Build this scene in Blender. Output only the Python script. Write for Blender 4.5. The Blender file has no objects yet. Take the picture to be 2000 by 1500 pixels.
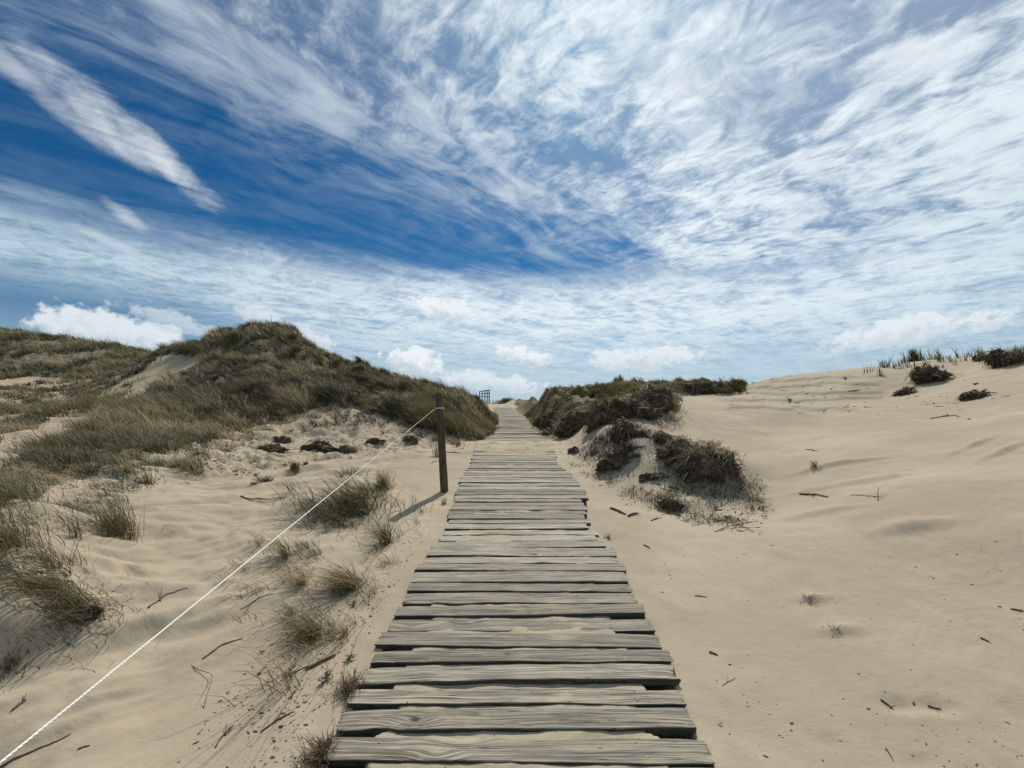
import bpy, math, random
import numpy as np
from mathutils import Vector
random.seed(7); rng = np.random.default_rng(7)
scene = bpy.context.scene; col = scene.collection
R = math.radians
# ------------------------------------------------------------ camera
F, CX, HY, E = 770.0, 1000.0, 781.0, 1.626      # focal (photo px), centre, horizon row, eye height
cam = bpy.data.cameras.new('camera'); camo = bpy.data.objects.new('camera', cam); col.objects.link(camo)
camo.location = (0, 0, E); camo.rotation_euler = (R(90), 0, 0)
cam.sensor_width = 36; cam.lens = 36 * F / 2000; cam.shift_y = (HY - 750) / 2000
cam.clip_start = 0.02; cam.clip_end = 9000
scene.camera = camo
# ------------------------------------------------------------ light
SAZ, SEL = R(14), R(50)
sun = bpy.data.lights.new('sun', 'SUN'); sun.energy = 4.9; sun.angle = R(0.5); sun.color = (1, 0.95, 0.87)
suno = bpy.data.objects.new('sun', sun); col.objects.link(suno)
sdir = Vector((math.sin(SAZ) * math.cos(SEL), math.cos(SAZ) * math.cos(SEL), math.sin(SEL)))
suno.rotation_euler = sdir.to_track_quat('Z', 'Y').to_euler(); suno.location = (0, 0, 30)
scene.view_settings.view_transform = 'Standard'; scene.view_settings.look = 'None'
scene.view_settings.exposure = 0.0; scene.view_settings.gamma = 1
# ------------------------------------------------------------ node helper
class NT:
    def __init__(s, tree): s.t = tree; s.n = tree.nodes; s.l = tree.links
    def put(s, sock, v):
        if isinstance(v, bpy.types.NodeSocket): s.l.new(v, sock)
        elif v is not None: sock.default_value = v
    def m(s, op, a, b=None, c=None, clamp=False):
        n = s.n.new('ShaderNodeMath'); n.operation = op; n.use_clamp = clamp
        for i, v in enumerate((a, b, c)):
            if v is not None: s.put(n.inputs[i], v)
        return n.outputs[0]
    def v(s, op, a, b=None):
        n = s.n.new('ShaderNodeVectorMath'); n.operation = op
        s.put(n.inputs[0], a)
        if b is not None:
            if op == 'SCALE': s.put(n.inputs[3], b)
            else: s.put(n.inputs[1], b)
        return n.outputs['Value'] if op in ('DOT_PRODUCT', 'LENGTH') else n.outputs[0]
    def xyz(s, a):
        n = s.n.new('ShaderNodeSeparateXYZ'); s.put(n.inputs[0], a); return n.outputs
    def comb(s, x, y, z=0.0):
        n = s.n.new('ShaderNodeCombineXYZ')
        for i, q in enumerate((x, y, z)): s.put(n.inputs[i], q)
        return n.outputs[0]
    def noise(s, vec, scale, detail=4, rough=0.5, dist=0.0, out=0):
        n = s.n.new('ShaderNodeTexNoise'); s.put(n.inputs['Vector'], vec); s.put(n.inputs['Scale'], scale)
        n.inputs['Detail'].default_value = detail; n.inputs['Roughness'].default_value = rough
        s.put(n.inputs['Distortion'], dist); return n.outputs[out]
    def ss(s, x, a, b, lo=0.0, hi=1.0):
        n = s.n.new('ShaderNodeMapRange'); n.interpolation_type = 'SMOOTHSTEP'
        s.put(n.inputs[0], x); s.put(n.inputs[1], a); s.put(n.inputs[2], b); s.put(n.inputs[3], lo); s.put(n.inputs[4], hi)
        return n.outputs[0]
    def mix(s, f, a, b, bt='MIX'):
        n = s.n.new('ShaderNodeMix'); n.data_type = 'RGBA'; n.blend_type = bt
        s.put(n.inputs[0], f); s.put(n.inputs[6], a); s.put(n.inputs[7], b); return n.outputs[2]
    def attr(s, name, out='Fac'):
        n = s.n.new('ShaderNodeAttribute'); n.attribute_name = name; return n.outputs[out]
    def tc(s, out='Object'): return s.n.new('ShaderNodeTexCoord').outputs[out]
    def bump(s, h, strength=0.5, dist=0.01, normal=None):
        n = s.n.new('ShaderNodeBump'); s.put(n.inputs['Height'], h); n.inputs['Strength'].default_value = strength
        n.inputs['Distance'].default_value = dist
        if normal is not None: s.put(n.inputs['Normal'], normal)
        return n.outputs[0]
def mat(name):
    m = bpy.data.materials.new(name); m.use_nodes = True; nt = NT(m.node_tree)
    b = m.node_tree.nodes['Principled BSDF']; b.inputs['Roughness'].default_value = 0.9
    b.inputs['Specular IOR Level'].default_value = 0.15
    return m, nt, b
# ------------------------------------------------------------ sky
w = bpy.data.worlds.new('World'); scene.world = w; w.use_nodes = True
nt = NT(w.node_tree); bg = w.node_tree.nodes['Background']
D = nt.v('NORMALIZE', nt.tc('Generated')); dx, dy, dz = nt.xyz(D)
sky = nt.n.new('ShaderNodeTexSky'); sky.sky_type = 'NISHITA'; sky.sun_disc = False
sky.sun_elevation = SEL; sky.sun_rotation = SAZ; sky.altitude = 0; sky.air_density = 1.0; sky.dust_density = 0.6; sky.ozone_density = 2.0
skyc = nt.mix(1.0, sky.outputs[0], (0.075, 0.46, 0.76, 1), 'MULTIPLY')
zz = nt.m('ADD', nt.m('MAXIMUM', dz, 0.0), 0.06)
P = nt.comb(nt.m('DIVIDE', dx, zz), nt.m('DIVIDE', dy, zz))
al = nt.v('DOT_PRODUCT', P, (0.707, 0.707, 0)); cr = nt.v('DOT_PRODUCT', P, (0.707, -0.707, 0))
def rot(fa, fc, off=0.0): return nt.comb(nt.m('MULTIPLY', al, fa), nt.m('MULTIPLY', cr, fc), off)
# long streaks along the wind, ripples across it
warp = nt.v('SCALE', nt.v('SUBTRACT', nt.noise(P, 1.3, 3, 0.55, 0, 1), (0.5, 0.5, 0.5)), 0.55)
streak = nt.noise(nt.v('ADD', rot(0.55, 1.8, 3.1), warp), 1.7, 10, 0.62, 0.3)
thin = nt.noise(nt.v('ADD', rot(1.1, 4.0, 7.7), nt.v('SCALE', warp, 1.5)), 1.9, 10, 0.66, 0.5)
rip = nt.noise(nt.v('ADD', rot(3.3, 2.0, 1.3), nt.v('SCALE', warp, 1.2)), 5.2, 9, 0.66, 0.35)
wisp = nt.noise(nt.v('ADD', rot(1.5, 1.5, 4.4), nt.v('SCALE', warp, 1.0)), 3.4, 9, 0.60, 0.5)
big = nt.noise(P, 1.35, 4, 0.5, 0.2)
cover = nt.ss(nt.m('ADD', cr, nt.m('MULTIPLY', nt.m('SUBTRACT', streak, 0.5), 1.3)), -1.62, -0.62)      # thick to the right of the wind line
farband = nt.ss(nt.m('ADD', dz, nt.m('MULTIPLY', nt.m('SUBTRACT', streak, 0.5), 0.16)), 0.345, 0.235)
lowgap = nt.ss(nt.v('LENGTH', nt.v('SUBTRACT', nt.v('MULTIPLY', D, (0.7, 0.7, 3.4)), (-0.55, 0.42, 0.42))), 0.10, 0.40)
L1 = nt.m('MULTIPLY_ADD', thin, 0.40, nt.m('ADD', nt.m('MULTIPLY', streak, 0.36), nt.m('MULTIPLY', wisp, 0.24)))
dl = nt.m('MULTIPLY', nt.ss(L1, 0.41, 0.65), nt.ss(cr, -1.9, -0.95, 0.10, 0.72))
R1 = nt.m('MULTIPLY_ADD', rip, 0.50, nt.m('ADD', nt.m('MULTIPLY', wisp, 0.32), nt.m('MULTIPLY', streak, 0.18)))
R1 = nt.m('ADD', R1, nt.m('MULTIPLY', nt.m('SUBTRACT', big, 0.5), 0.45))
dr = nt.m('MULTIPLY', nt.m('MULTIPLY', nt.ss(R1, 0.40, 0.63, nt.ss(cr, -1.0, 0.1, 0.22, nt.ss(wisp, 0.40, 0.60, 0.30, 0.72)), 0.95), cover), nt.ss(dz, 0.06, 0.22, 0.6, 1.0))
dens = nt.m('MAXIMUM', dl, dr)
fb = nt.m('MULTIPLY', farband, nt.m('MULTIPLY_ADD', lowgap, 0.70, 0.12))
fb = nt.m('MULTIPLY', fb, nt.ss(dz, 0.03, 0.20, 0.50, 1.0))
fb = nt.m('MULTIPLY', fb, nt.ss(nt.m('MULTIPLY_ADD', L1, 0.5, nt.m('MULTIPLY', R1, 0.5)), 0.37, 0.57, 0.50, 1.20))
dens = nt.m('MINIMUM', nt.m('MAXIMUM', dens, fb), 1.0)
# single low clouds: (px, py, rx, ry, tilt, softness, weight)
clouds = [(285, 283, 100, 25, 34, 1.4, 0.90), (200, 232, 100, 28, 33, 1.5, 0.84), (60, 160, 110, 17, 30, 1.4, 0.5), (250, 425, 30, 12, 32, 1.5, 0.55), (215, 472, 52, 8, 18, 1.5, 0.42),
          (232, 650, 88, 32, 8, 0.7, 0.85), (345, 630, 80, 16, 16, 0.8, 0.5), (560, 640, 90, 22, 20, 0.9, 0.6), (880, 610, 88, 24, 8, 0.5, 1.0), (1015, 695, 60, 22, 10, 0.5, 1.0),
          (1770, 645, 95, 24, -6, 0.7, 0.8), (1260, 700, 110, 25, 0, 0.7, 0.75), (815, 706, 66, 30, 14, 0.5, 1.0), (960, 745, 115, 20, 6, 0.7, 0.7),
          (1010, 375, 110, 34, 20, 1.6, 0.6), (1340, 150, 160, 34, 35, 1.2, 0.45)]
cn = nt.noise(nt.v('MULTIPLY', D, (1, 1, 1.3)), 16.0, 8, 0.60, 0.3)
cn2 = nt.noise(nt.v('MULTIPLY', D, (1, 1, 1.3)), 46.0, 6, 0.6, 0.2)
cnn = nt.m('ADD', nt.m('MULTIPLY', nt.m('SUBTRACT', cn, 0.5), 3.6), nt.m('MULTIPLY', nt.m('SUBTRACT', cn2, 0.5), 2.2))
cns = nt.m('ADD', nt.m('MULTIPLY', nt.m('SUBTRACT', cn, 0.5), 1.6), nt.m('MULTIPLY', nt.m('SUBTRACT', thin, 0.5), 1.6))
cum = None; under = None
for (px, py, rx, ry, tilt, soft, wgt) in clouds:
    c = Vector(((px - CX) / F, 1, (HY - py) / F)); L = c.length; c.normalize()
    r_ = Vector((c.y, -c.x, 0)).normalized(); u_ = r_.cross(c)
    a = R(-tilt); ra = (r_ * math.cos(a) + u_ * math.sin(a)); ub = (u_ * math.cos(a) - r_ * math.sin(a))
    A = nt.v('DOT_PRODUCT', D, tuple(ra * (F * L / rx / L))); B = nt.v('DOT_PRODUCT', D, tuple(ub * (F / ry)))
    q = nt.m('ADD', nt.m('MULTIPLY', A, A), nt.m('MULTIPLY', B, B))
    q = nt.m('ADD', q, nt.m('MULTIPLY', cnn if py > 560 else cns, -1.0))
    front = nt.m('GREATER_THAN', nt.v('DOT_PRODUCT', D, tuple(c)), 0.4)
    mk = nt.m('MULTIPLY', nt.m('MULTIPLY', nt.ss(q, 1.0, 1.0 - soft), wgt), front)
    cum = mk if cum is None else nt.m('MAXIMUM', cum, mk)
    sh = nt.m('MULTIPLY', mk, nt.ss(nt.m('ADD', B, nt.m('MULTIPLY', nt.m('SUBTRACT', cn2, 0.5), 2.5)), 0.35, -0.8)) if py > 560 else None
    if sh is not None: under = sh if under is None else nt.m('MAXIMUM', under, sh)
glow = nt.ss(nt.v('DOT_PRODUCT', D, tuple(sdir)), 0.35, 1.0)
hz = nt.ss(dz, 0.21, 0.0)
skyc = nt.mix(nt.m('MULTIPLY', hz, 0.72), skyc, (6.9, 8.5, 10.0, 1))
cw = nt.mix(glow, (7.4, 9.6, 10.8, 1), (12.8, 13.8, 14.4, 1))
col1 = nt.mix(dens, skyc, cw)
cumc = nt.mix(under, (12.0, 12.7, 13.2, 1), (7.6, 8.8, 9.8, 1))
col2 = nt.mix(cum, col1, cumc)
nt.l.new(col2, bg.inputs[0]); bg.inputs[1].default_value = 0.070
w.cycles.sampling_method = 'MANUAL'; w.cycles.sample_map_resolution = 512

# ------------------------------------------------------------ numpy noise
def _h(i, j, s): 
    n = np.sin(i * 127.1 + j * 311.7 + s * 74.7) * 43758.5453
    return n - np.floor(n)
def vn(x, y, s=0):
    x = np.asarray(x, float); y = np.asarray(y, float)
    i = np.floor(x); j = np.floor(y); a = x - i; b = y - j
    a = a * a * a * (a * (a * 6 - 15) + 10); b = b * b * b * (b * (b * 6 - 15) + 10)
    return ((_h(i, j, s) * (1 - a) + _h(i + 1, j, s) * a) * (1 - b) + (_h(i, j + 1, s) * (1 - a) + _h(i + 1, j + 1, s) * a) * b) * 2 - 1
def fbm(x, y, o=4, s=0, g=0.5):
    r = 0; amp = 1
    for k in range(o):
        r = r + amp * vn(x * 0.8 + y * 0.6, y * 0.8 - x * 0.6, s + k); x = x * 2.03 + 5.1; y = y * 2.03 + 1.7; amp *= g
    return r
def sst(x, a, b):
    t = np.clip((x - a) / (b - a), 0, 1); return t * t * (3 - 2 * t)
# ------------------------------------------------------------ the path profile (measured from plank widths)
DD = [-2, 0, 1.2, 7.7, 8.6, 10, 11.5, 14, 17.6, 22, 26, 30, 35, 40, 46, 60]
ZD = [-0.1, 0, .092, .59, .68, .60, .545, .44, .376, .47, .62, .76, .94, 1.22, 1.2, -1.0]
XD = [0.01, .01, .015, .04, .04, .07, .09, .17, .16, .05, -.15, -.45, -.9, -1.4, -2.0, -3]
def zpath(d): return np.interp(d, DD, ZD)
def xpath(d): return np.interp(d, DD, XD)
LY = [885, 906, 928, 941, 1033, 1063, 1077, 1108, 1128, 1147, 1168, 1192, 1218, 1246, 1275, 1314, 1360, 1403, 1453, 1500, 1700]
LX = [926, 919, 906, 900, 870, 847, 837, 818, 812, 800, 790, 777, 766, 746, 733, 711, 689, 663, 642, 625, 540]
RY = [885, 902, 915, 924, 937, 954, 980, 992, 1030, 1040, 1052, 1066, 1080, 1102, 1125, 1144, 1167, 1190, 1216, 1247, 1278, 1313, 1360, 1407, 1460, 1500, 1700]
RX = [1086, 1086, 1100, 1112, 1125, 1137, 1150, 1148, 1149, 1166, 1166, 1188, 1198, 1214, 1225, 1233, 1244, 1257, 1270, 1283, 1301, 1318, 1338, 1355, 1385, 1400, 1490]
def yof(d): return 722 + 1252 / np.maximum(d, 1.28)
def xl(d):
    n = (np.interp(yof(d), LY, LX) - CX) / F * np.maximum(d, 1.28)
    return np.where(d < 7.75, n, xpath(d) - 0.8)
def xr(d):
    n = (np.interp(yof(d), RY, RX) - CX) / F * np.maximum(d, 1.28)
    return np.where(d < 7.75, n, xpath(d) + 0.8)
# ------------------------------------------------------------ terrain control points  (photo column, photo row, distance)
C = [ # left foreground bank
 (528,1500,1.64),(300,1500,1.58),(0,1500,1.54),(-500,1500,1.45),(560,1300,2.21),(300,1300,2.09),(0,1300,1.88),(-400,1300,1.7),
 (750,1150,2.93),(600,1150,2.86),(400,1150,2.68),(200,1150,2.40),(0,1150,2.05),(-400,1150,1.75),
 (820,1000,4.4),(700,1000,4.3),(500,1000,3.95),(300,1000,3.5),(100,1000,2.95),(0,1000,2.7),(-400,1000,2.1),
 (860,930,5.9),(880,900,7.0),(700,900,6.5),(500,900,5.9),(300,900,5.1),(100,900,4.2),(0,900,3.9),(-400,900,3),
 (880,860,9.5),(800,850,9.6),(600,850,9.0),(450,850,8.0),(300,850,7.0),(100,850,5.6),(0,860,5.0),(-400,860,4),
 (860,815,12),(920,840,12.0),(600,805,10.2),(450,800,10.2),(300,805,9.2),(100,825,7.5),(0,840,6.5),(-400,840,5),
 # left hill
 (500,745,13.5),(400,745,14),(600,750,14),(700,765,14.5),(800,785,14.5),(300,760,13.5),(200,785,11.5),
 (500,690,17.5),(420,695,17.5),(600,705,17.2),(350,715,17),
 (520,634,20.5),(470,645,20.5),(430,656,20.5),(350,682,20),(290,697,20),(560,643,20.5),(600,678,20),(650,700,20),(700,717,19.5),(760,737,19),(800,750,19),(870,768,18.5),(930,785,18),(960,806,16.5),(970,832,14.5),(955,795,22),
 # sand hollow and far dune on the left
 (150,800,13),(60,800,14),(0,800,13),(-400,800,9),(50,765,21),(150,765,20),(230,740,22),(0,765,20),(0,720,30),(100,722,30),(200,722,30),(-300,720,25),
 (-100,664,44),(0,671,45),(60,676,45),(130,684,45),(200,694,45),(270,702,45),(330,712,46),(-500,655,40),
 # right foreground
 (1500,1500,1.63),(1700,1500,1.62),(2000,1500,1.6),(2600,1500,1.55),(1400,1300,2.19),(1700,1300,2.14),(2000,1300,2.07),(2600,1300,1.9),
 (1290,1150,2.98),(1600,1150,2.85),(2000,1150,2.56),(2500,1150,2.2),(1190,1010,4.4),(1200,975,5.1),(1330,1010,4.45),(1470,1020,4.1),(1700,1000,3.8),(2000,1000,3.3),(2500,1000,2.7),
 (1130,940,6.0),(1120,900,7.2),(1600,900,5.75),(1800,900,5.0),(2000,900,4.3),(2500,900,3.1),
 (1090,868,8.8),(1110,850,10.2),(1500,870,7.3),(1520,840,8.8),(1700,850,6.9),(1850,850,6.0),(2000,850,5.2),(1400,800,10.8),(1500,800,10.5),(1700,800,8.9),(1850,800,7.8),(2000,800,6.7),(2500,800,4.6),
 (1360,778,13.5),(1430,775,13),(1500,765,13),(1700,755,11),(1850,745,10),(2000,730,8.6),
 (1440,762,16.5),(1470,752,16),(1510,740,15.5),(1560,730,15),(1620,724,14.2),(1700,718,13.2),(1800,708,12.2),(1900,700,11.3),(2000,690,10.4),(2200,665,9.5),(2600,630,9),
 # right hummock
 (1170,905,6.3),(1200,930,5.7),(1280,940,5.4),(1230,868,6.6),(1300,868,6.5),(1385,880,6.1),(1440,910,5.7),(1478,985,4.75),(1485,935,5.6),(1350,960,5.1),(1440,880,6.9),
 (1240,835,7.6),(1330,832,8.2),(1170,838,8.2),(1120,845,9.4),(1090,822,11),(1180,800,9.7),(1245,790,9.6),(1300,790,10),(1330,800,10.2),(1060,822,13),(1040,812,16),
 (1100,785,16),(1200,775,15),(1280,772,14.5),(1030,790,24),(1020,781,30),(1060,774,23),(1110,763,21),(1180,760,20.5),(1260,758,20),(1350,758,20),(1420,756,20),(975,792,37),(930,790,38),(985,781,44)]
cp = [((px - CX) / F * d, d, E - (py - HY) / F * d) for px, py, d in C]
# ground behind the ridges (falls away again) 
cp += [(-13.5,25,2.5),(-10,26,2.2),(-17,27,2.5),(-6,24,2.0),(-3.5,26,1.2),(-8,33,1.0),(-20,36,2.0),(-45,55,1.0),(-65,58,1),(-85,52,1),(-30,58,0.5),(-12,50,-.5),(-2,60,-1),(-60,85,-3),(0,85,-4),
       (6,27,.6),(10,27,.6),(14,27,.8),(9,36,-.5),(3,36,0.6),(12,20,1.7),(16,19,1.8),(20,17,1.8),(24,17,1.6),(30,20,1),(20,30,0),(35,35,-1),(40,60,-3),(80,80,-4),(-100,90,-4),(20,85,-4),
       (-2,0,.15),(-5,0,.8),(-2,-2,.1),(-5,-2,.7),(2,0,.08),(5,0,.25),(2,-2,.05),(6,-2,.3),(8,3,1.2),(-8,3,1.6)]
cp = np.array(cp)
CO = 2.5; UM = 1.75; S0, S1 = math.log(1.6), math.log(112.0)
def uv(X, Y):
    q = np.maximum(Y + CO, 1.6); return X / q, np.log(q)
pu, ps = uv(cp[:, 0], cp[:, 1])
def K(r2): return np.where(r2 > 1e-12, 0.5 * r2 * np.log(r2 + 1e-12), 0)
N = len(cp); A = np.zeros((N + 3, N + 3))
A[:N, :N] = K((pu[:, None] - pu[None]) ** 2 + (ps[:, None] - ps[None]) ** 2) + np.eye(N) * 2e-4
A[:N, N] = 1; A[:N, N + 1] = pu; A[:N, N + 2] = ps; A[N:, :N] = A[:N, N:].T
sol = np.linalg.solve(A, np.concatenate([cp[:, 2] , np.zeros(3)]))
def tps(u, s):
    out = np.empty(u.shape); f = u.ravel(); g = s.ravel(); o = out.ravel()
    for k in range(0, f.size, 20000):
        a, b = f[k:k + 20000], g[k:k + 20000]
        o[k:k + 20000] = K((a[:, None] - pu) ** 2 + (b[:, None] - ps) ** 2) @ sol[:N] + sol[N] + sol[N + 1] * a + sol[N + 2] * b
    return o.reshape(u.shape)
NC, NR = 1240, 1040
cu = np.linspace(-1, 1, NC); cu = UM * (0.72 * cu + 0.28 * cu ** 3)
cs = np.linspace(0, 1, NR); cs = S0 + (S1 - S0) * (0.9 * cs + 0.1 * cs ** 2)
gu = np.linspace(-UM, UM, 260); gs = np.linspace(S0, S1, 260)
coarse = tps(*np.meshgrid(gu, gs))
def cubic(M, src, dst):      # catmull-rom along axis 0
    t = (dst - src[0]) / (src[1] - src[0]); i = np.clip(np.floor(t).astype(int), 0, len(src) - 2); f = (t - i)[:, None]
    g = lambda k: M[np.clip(i + k, 0, len(src) - 1)]
    a, b, c, d = g(-1), g(0), g(1), g(2)
    return b + 0.5 * f * (c - a + f * (2 * a - 5 * b + 4 * c - d + f * (3 * (b - c) + d - a)))
Z = cubic(cubic(coarse, gs, cs).T, gu, cu).T
SS, UU = np.meshgrid(cs, cu, indexing='ij')
YY = np.exp(SS) - CO; XX = UU * (YY + CO)
PX = CX + F * XX / np.maximum(YY, 0.3); 
def pyof(Zv): return HY + F * (E - Zv) / np.maximum(YY, 0.3)
PY = pyof(Z)
# --- areas, given as polygons over where the ground lies
def inpoly(px, py, poly):
    r = np.zeros(px.shape, bool); n = len(poly)
    for i in range(n):
        x1, y1 = poly[i]; x2, y2 = poly[(i + 1) % n]
        if y1 == y2: continue
        c = ((y1 > py) != (y2 > py)) & (px < (x2 - x1) * (py - y1) / (y2 - y1) + x1); r ^= c
    return r
HILL = [(275,700),(300,640),(430,600),(600,600),(880,740),(965,790),(985,830),(930,862),(870,850),(800,826),(700,800),(620,796),(540,822),(470,840),(400,862),(300,892),(190,922),(120,945),(60,968),(0,990),(-600,1150),(-600,960),(0,915),(110,868),(190,824),(280,778),(350,738),(412,702),(345,690)]
SPUR = [(-600,850),(0,832),(90,794),(170,754),(250,712),(285,695),(335,690),(290,718),(180,778),(60,842),(-100,890),(-600,940)]
FARD = [(-700,560),(0,600),(290,640),(290,700),(230,735),(150,742),(60,735),(0,742),(-600,760)]
RHIL = [(1003,790),(1020,762),(1090,735),(1250,725),(1460,730),(1450,768),(1330,772),(1320,800),(1290,800),(1180,812),(1120,822),(1085,838),(1050,838),(1020,805)]
SCR = [(360,860),(620,796),(800,826),(900,850),(905,880),(860,870),(800,880),(730,890),(600,900),(480,930),(380,930)]   # churned sand below the hill
YYm = YY
front = YY > 0.4
def area(poly, X=None, Y=None, Zv=None):
    if X is None: X, Y, Zv = XX, YY, Z
    Yc = np.maximum(Y, .3); return inpoly(CX + F * X / Yc, HY + F * (E - Zv) / Yc, poly) & (Y > .4)
nz = fbm(XX * 0.9, YY * 0.9, 4, 3)
mh = (area(HILL) & (YY < 30)); msp = area(SPUR) & (YY < 30); mf = area(FARD) & (YY > 24) & (XX < -6); mr = area(RHIL) & (YY > 8)
mscr = area(SCR) & (YY < 14)
veg = np.where(mh, 1.0, 0) ; veg = np.maximum(veg, np.where(msp, 0.45, 0)); veg = np.maximum(veg, np.where(mf, 0.9, 0)); veg = np.maximum(veg, np.where(mr, 1.0, 0))
veg = np.where((YY > 46), 0.8, veg)
def blur(M, n):
    for _ in range(n):
        M = (M + np.roll(M, 1, 0) + np.roll(M, -1, 0)) / 3; M = (M + np.roll(M, 1, 1) + np.roll(M, -1, 1)) / 3
    return M
veg = blur(veg, 10); scr = blur(mscr.astype(float), 10)
# --- relief
hump = np.abs(fbm(XX * 0.75, YY * 0.75, 4, 11)) 
humpf = sst(YY, 3, 12)
Z = Z + veg * humpf * (0.34 * (hump - 0.35) + 0.12 * fbm(XX * 2.2, YY * 2.2, 3, 12)) + veg * 0.05 * fbm(XX * 3.1, YY * 3.1, 3, 12) 
lump = fbm(XX * 3.2, YY * 3.2, 5, 21, 0.62)
Z = Z + scr * (0.045 * lump - 0.05 * np.clip(fbm(XX * 5, YY * 5, 3, 23) - 0.35, 0, 1))
Z = Z - 0.016 * np.clip(fbm(XX * 3.3, YY * 3.3, 2, 35) - .45, 0, 1) * sst(fbm(XX * .5, YY * .5, 2, 36), -.3, .5)
Z = Z + 0.035 * sst(XX - xr(YY), .3, 2.5) * (1 - veg) * fbm(XX * .55 + 9, YY * .8, 3, 39) * sst(YY, 1, 4)
Z = Z + 0.0012 * np.sin((YY * .95 - XX * .3 + .22 * fbm(XX * 1.4, YY * 1.4, 3, 37)) * 2 * math.pi / .11) * sst(fbm(XX * .45 + 3, YY * .45, 3, 38), -.1, .6) * sst(YY, 1, 2.5)
Z = Z + 0.012 * fbm(XX * 1.6, YY * 1.6, 4, 31) * sst(YY, 0.5, 3) + 0.0035 * fbm(XX * 9, YY * 5, 3, 33)
rightm = sst(XX - xr(YY), 0.3, 1.5)
# wind ripples, only in the lee patch of the right dune; faint elsewhere
rip_ = np.sin((YY * 0.9 - XX * 0.45 + 0.25 * fbm(XX * 1.2, YY * 1.2, 3, 41)) * 2 * math.pi / 0.13)
pr = np.exp(-(((XX - 4.3) / 1.6) ** 2 + ((YY - 6.9) / 1.3) ** 2)) + 0.6 * np.exp(-(((XX - 2.2) / 1.5) ** 2 + ((YY - 9.0) / 2) ** 2))
Z = Z + 0.006 * rip_ * np.clip(pr, 0, 1) * sst(fbm(XX * .8, YY * .8, 2, 45), -.5, .4)
# left bank lies in long diagonal drifts
lb = sst(xl(YY) - XX, 0.4, 1.4) * (1 - veg) * sst(12 - YY, 0, 4)
Z = Z + lb * 0.028 * fbm(XX * 2.4, YY * 2.4, 4, 53) + lb * 0.055 * fbm((XX + YY * .8) * 0.9, (XX - YY) * 3.0, 4, 51)
# eroded faces on the upper right dune: small ledges
led = area([(1400,768),(1560,735),(1720,735),(1720,800),(1560,808),(1420,800)])
Z = Z + blur(led.astype(float), 6) * 0.055 * sst(np.sin((Z * 9 + 0.6 * fbm(XX * 1.3, YY * 1.3, 3, 55)) * 3.1), -.2, .6)
# footprints, little drifts
def gauss(px, py, rx, ry, amp, rotd=0):
    global Z
    d = GD(px, py); x0 = (px - CX) / F * d; y0 = d; a = R(rotd)
    u = (XX - x0) * math.cos(a) + (YY - y0) * math.sin(a); v = -(XX - x0) * math.sin(a) + (YY - y0) * math.cos(a)
    g = np.exp(-((u / rx) ** 2 + (v / ry) ** 2)); rim = np.exp(-((u / (rx * 1.5)) ** 2 + ((v + ry * .9) / (ry * .9)) ** 2))
    Z = Z + amp * g - amp * 0.35 * rim
def hq(X, Y, M=None):
    M = Z if M is None else M
    X = np.asarray(X, float); Y = np.asarray(Y, float)
    u, s = uv(X, Y)
    i = np.clip(np.interp(s, cs, np.arange(NR)), 0, NR - 1.001); j = np.clip(np.interp(u, cu, np.arange(NC)), 0, NC - 1.001)
    i0 = i.astype(int); j0 = j.astype(int); a = i - i0; b = j - j0
    return (M[i0, j0] * (1 - b) + M[i0, j0 + 1] * b) * (1 - a) + (M[i0 + 1, j0] * (1 - b) + M[i0 + 1, j0 + 1] * b) * a
def GD(px, py, dmin=1.2):      # distance at which a sight line meets the ground
    ds = np.exp(np.linspace(math.log(dmin), math.log(60), 1500))
    g = hq((px - CX) / F * ds, ds) - (E - (py - HY) / F * ds)
    k = np.argmax(g > 0)
    return float(ds[k]) if g[k] > 0 else 20.0
for a in [(1765,1378,.085,.05,-.028),(1835,1383,.075,.045,-.024),(1625,1447,.06,.035,-.018),(1790,1490,.07,.03,-.012),(1520,1372,.08,.03,-.012),(1430,1268,.09,.035,-.014),(1475,1262,.08,.03,-.01),(1440,1300,.1,.04,-.01),
          (1610,1000,.35,.09,.04,-12),(1790,1025,.3,.1,.045,-8),(1640,905,.5,.08,.05,-5),(1660,945,.7,.1,.04,-8),(1585,1170,.12,.05,.03),(1640,1230,.14,.05,.025),(1900,870,.5,.06,.04,20),(1960,880,.5,.06,.04,20),(1330,1220,.2,.06,-.012),(1380,1215,.15,.05,.01),
          (1395,925,.34,.3,.22),(1240,880,.45,.35,.20),(1180,850,.5,.4,.12),(1300,905,.35,.2,.10),(1330,985,.4,.15,.06),
          (215,1085,.14,.06,-.05,25),(150,1110,.1,.06,-.05),(250,1110,.12,.04,-.04),(610,862,.35,.25,-.12),(690,850,.25,.2,-.1),(560,850,.3,.2,-.08),(640,830,.4,.2,.07),(875,968,.09,.09,.05)]: gauss(*a)
# --- the strip under and beside the boards
L_, R_ = xl(YY), xr(YY); zp = zpath(YY)
near = YY < 7.72; gap = sst(YY, 7.5, 7.85) * (1 - sst(YY, 8.7, 9.6))
top = zp + 0.0
edge_in = np.minimum(XX - L_, R_ - XX)             # >0 under the boards
n1 = vn(XX * 4, YY * 30, 61); n2 = fbm(XX * 7, YY * 22, 3, 62)
rim_w = 0.23 + 0.06 * vn(YY * 7, XX * 0, 63)
fill = top - 0.0115 + 0.0050 * n2 + 0.003 * n1
trench = top - 0.34
under = fill + (trench - fill) * (1 - sst(edge_in, rim_w - 0.11, rim_w))
farfill = top - 0.030 - 0.02 * sst(YY, 14, 20) + 0.016 * fbm(XX * 2.5, YY * 2.2, 3, 64)
under = np.where(near, under, farfill) * (1 - gap) + gap * (top + 0.035 + 0.02 * fbm(XX * 4, YY * 4, 3, 65))
out = -edge_in
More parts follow.
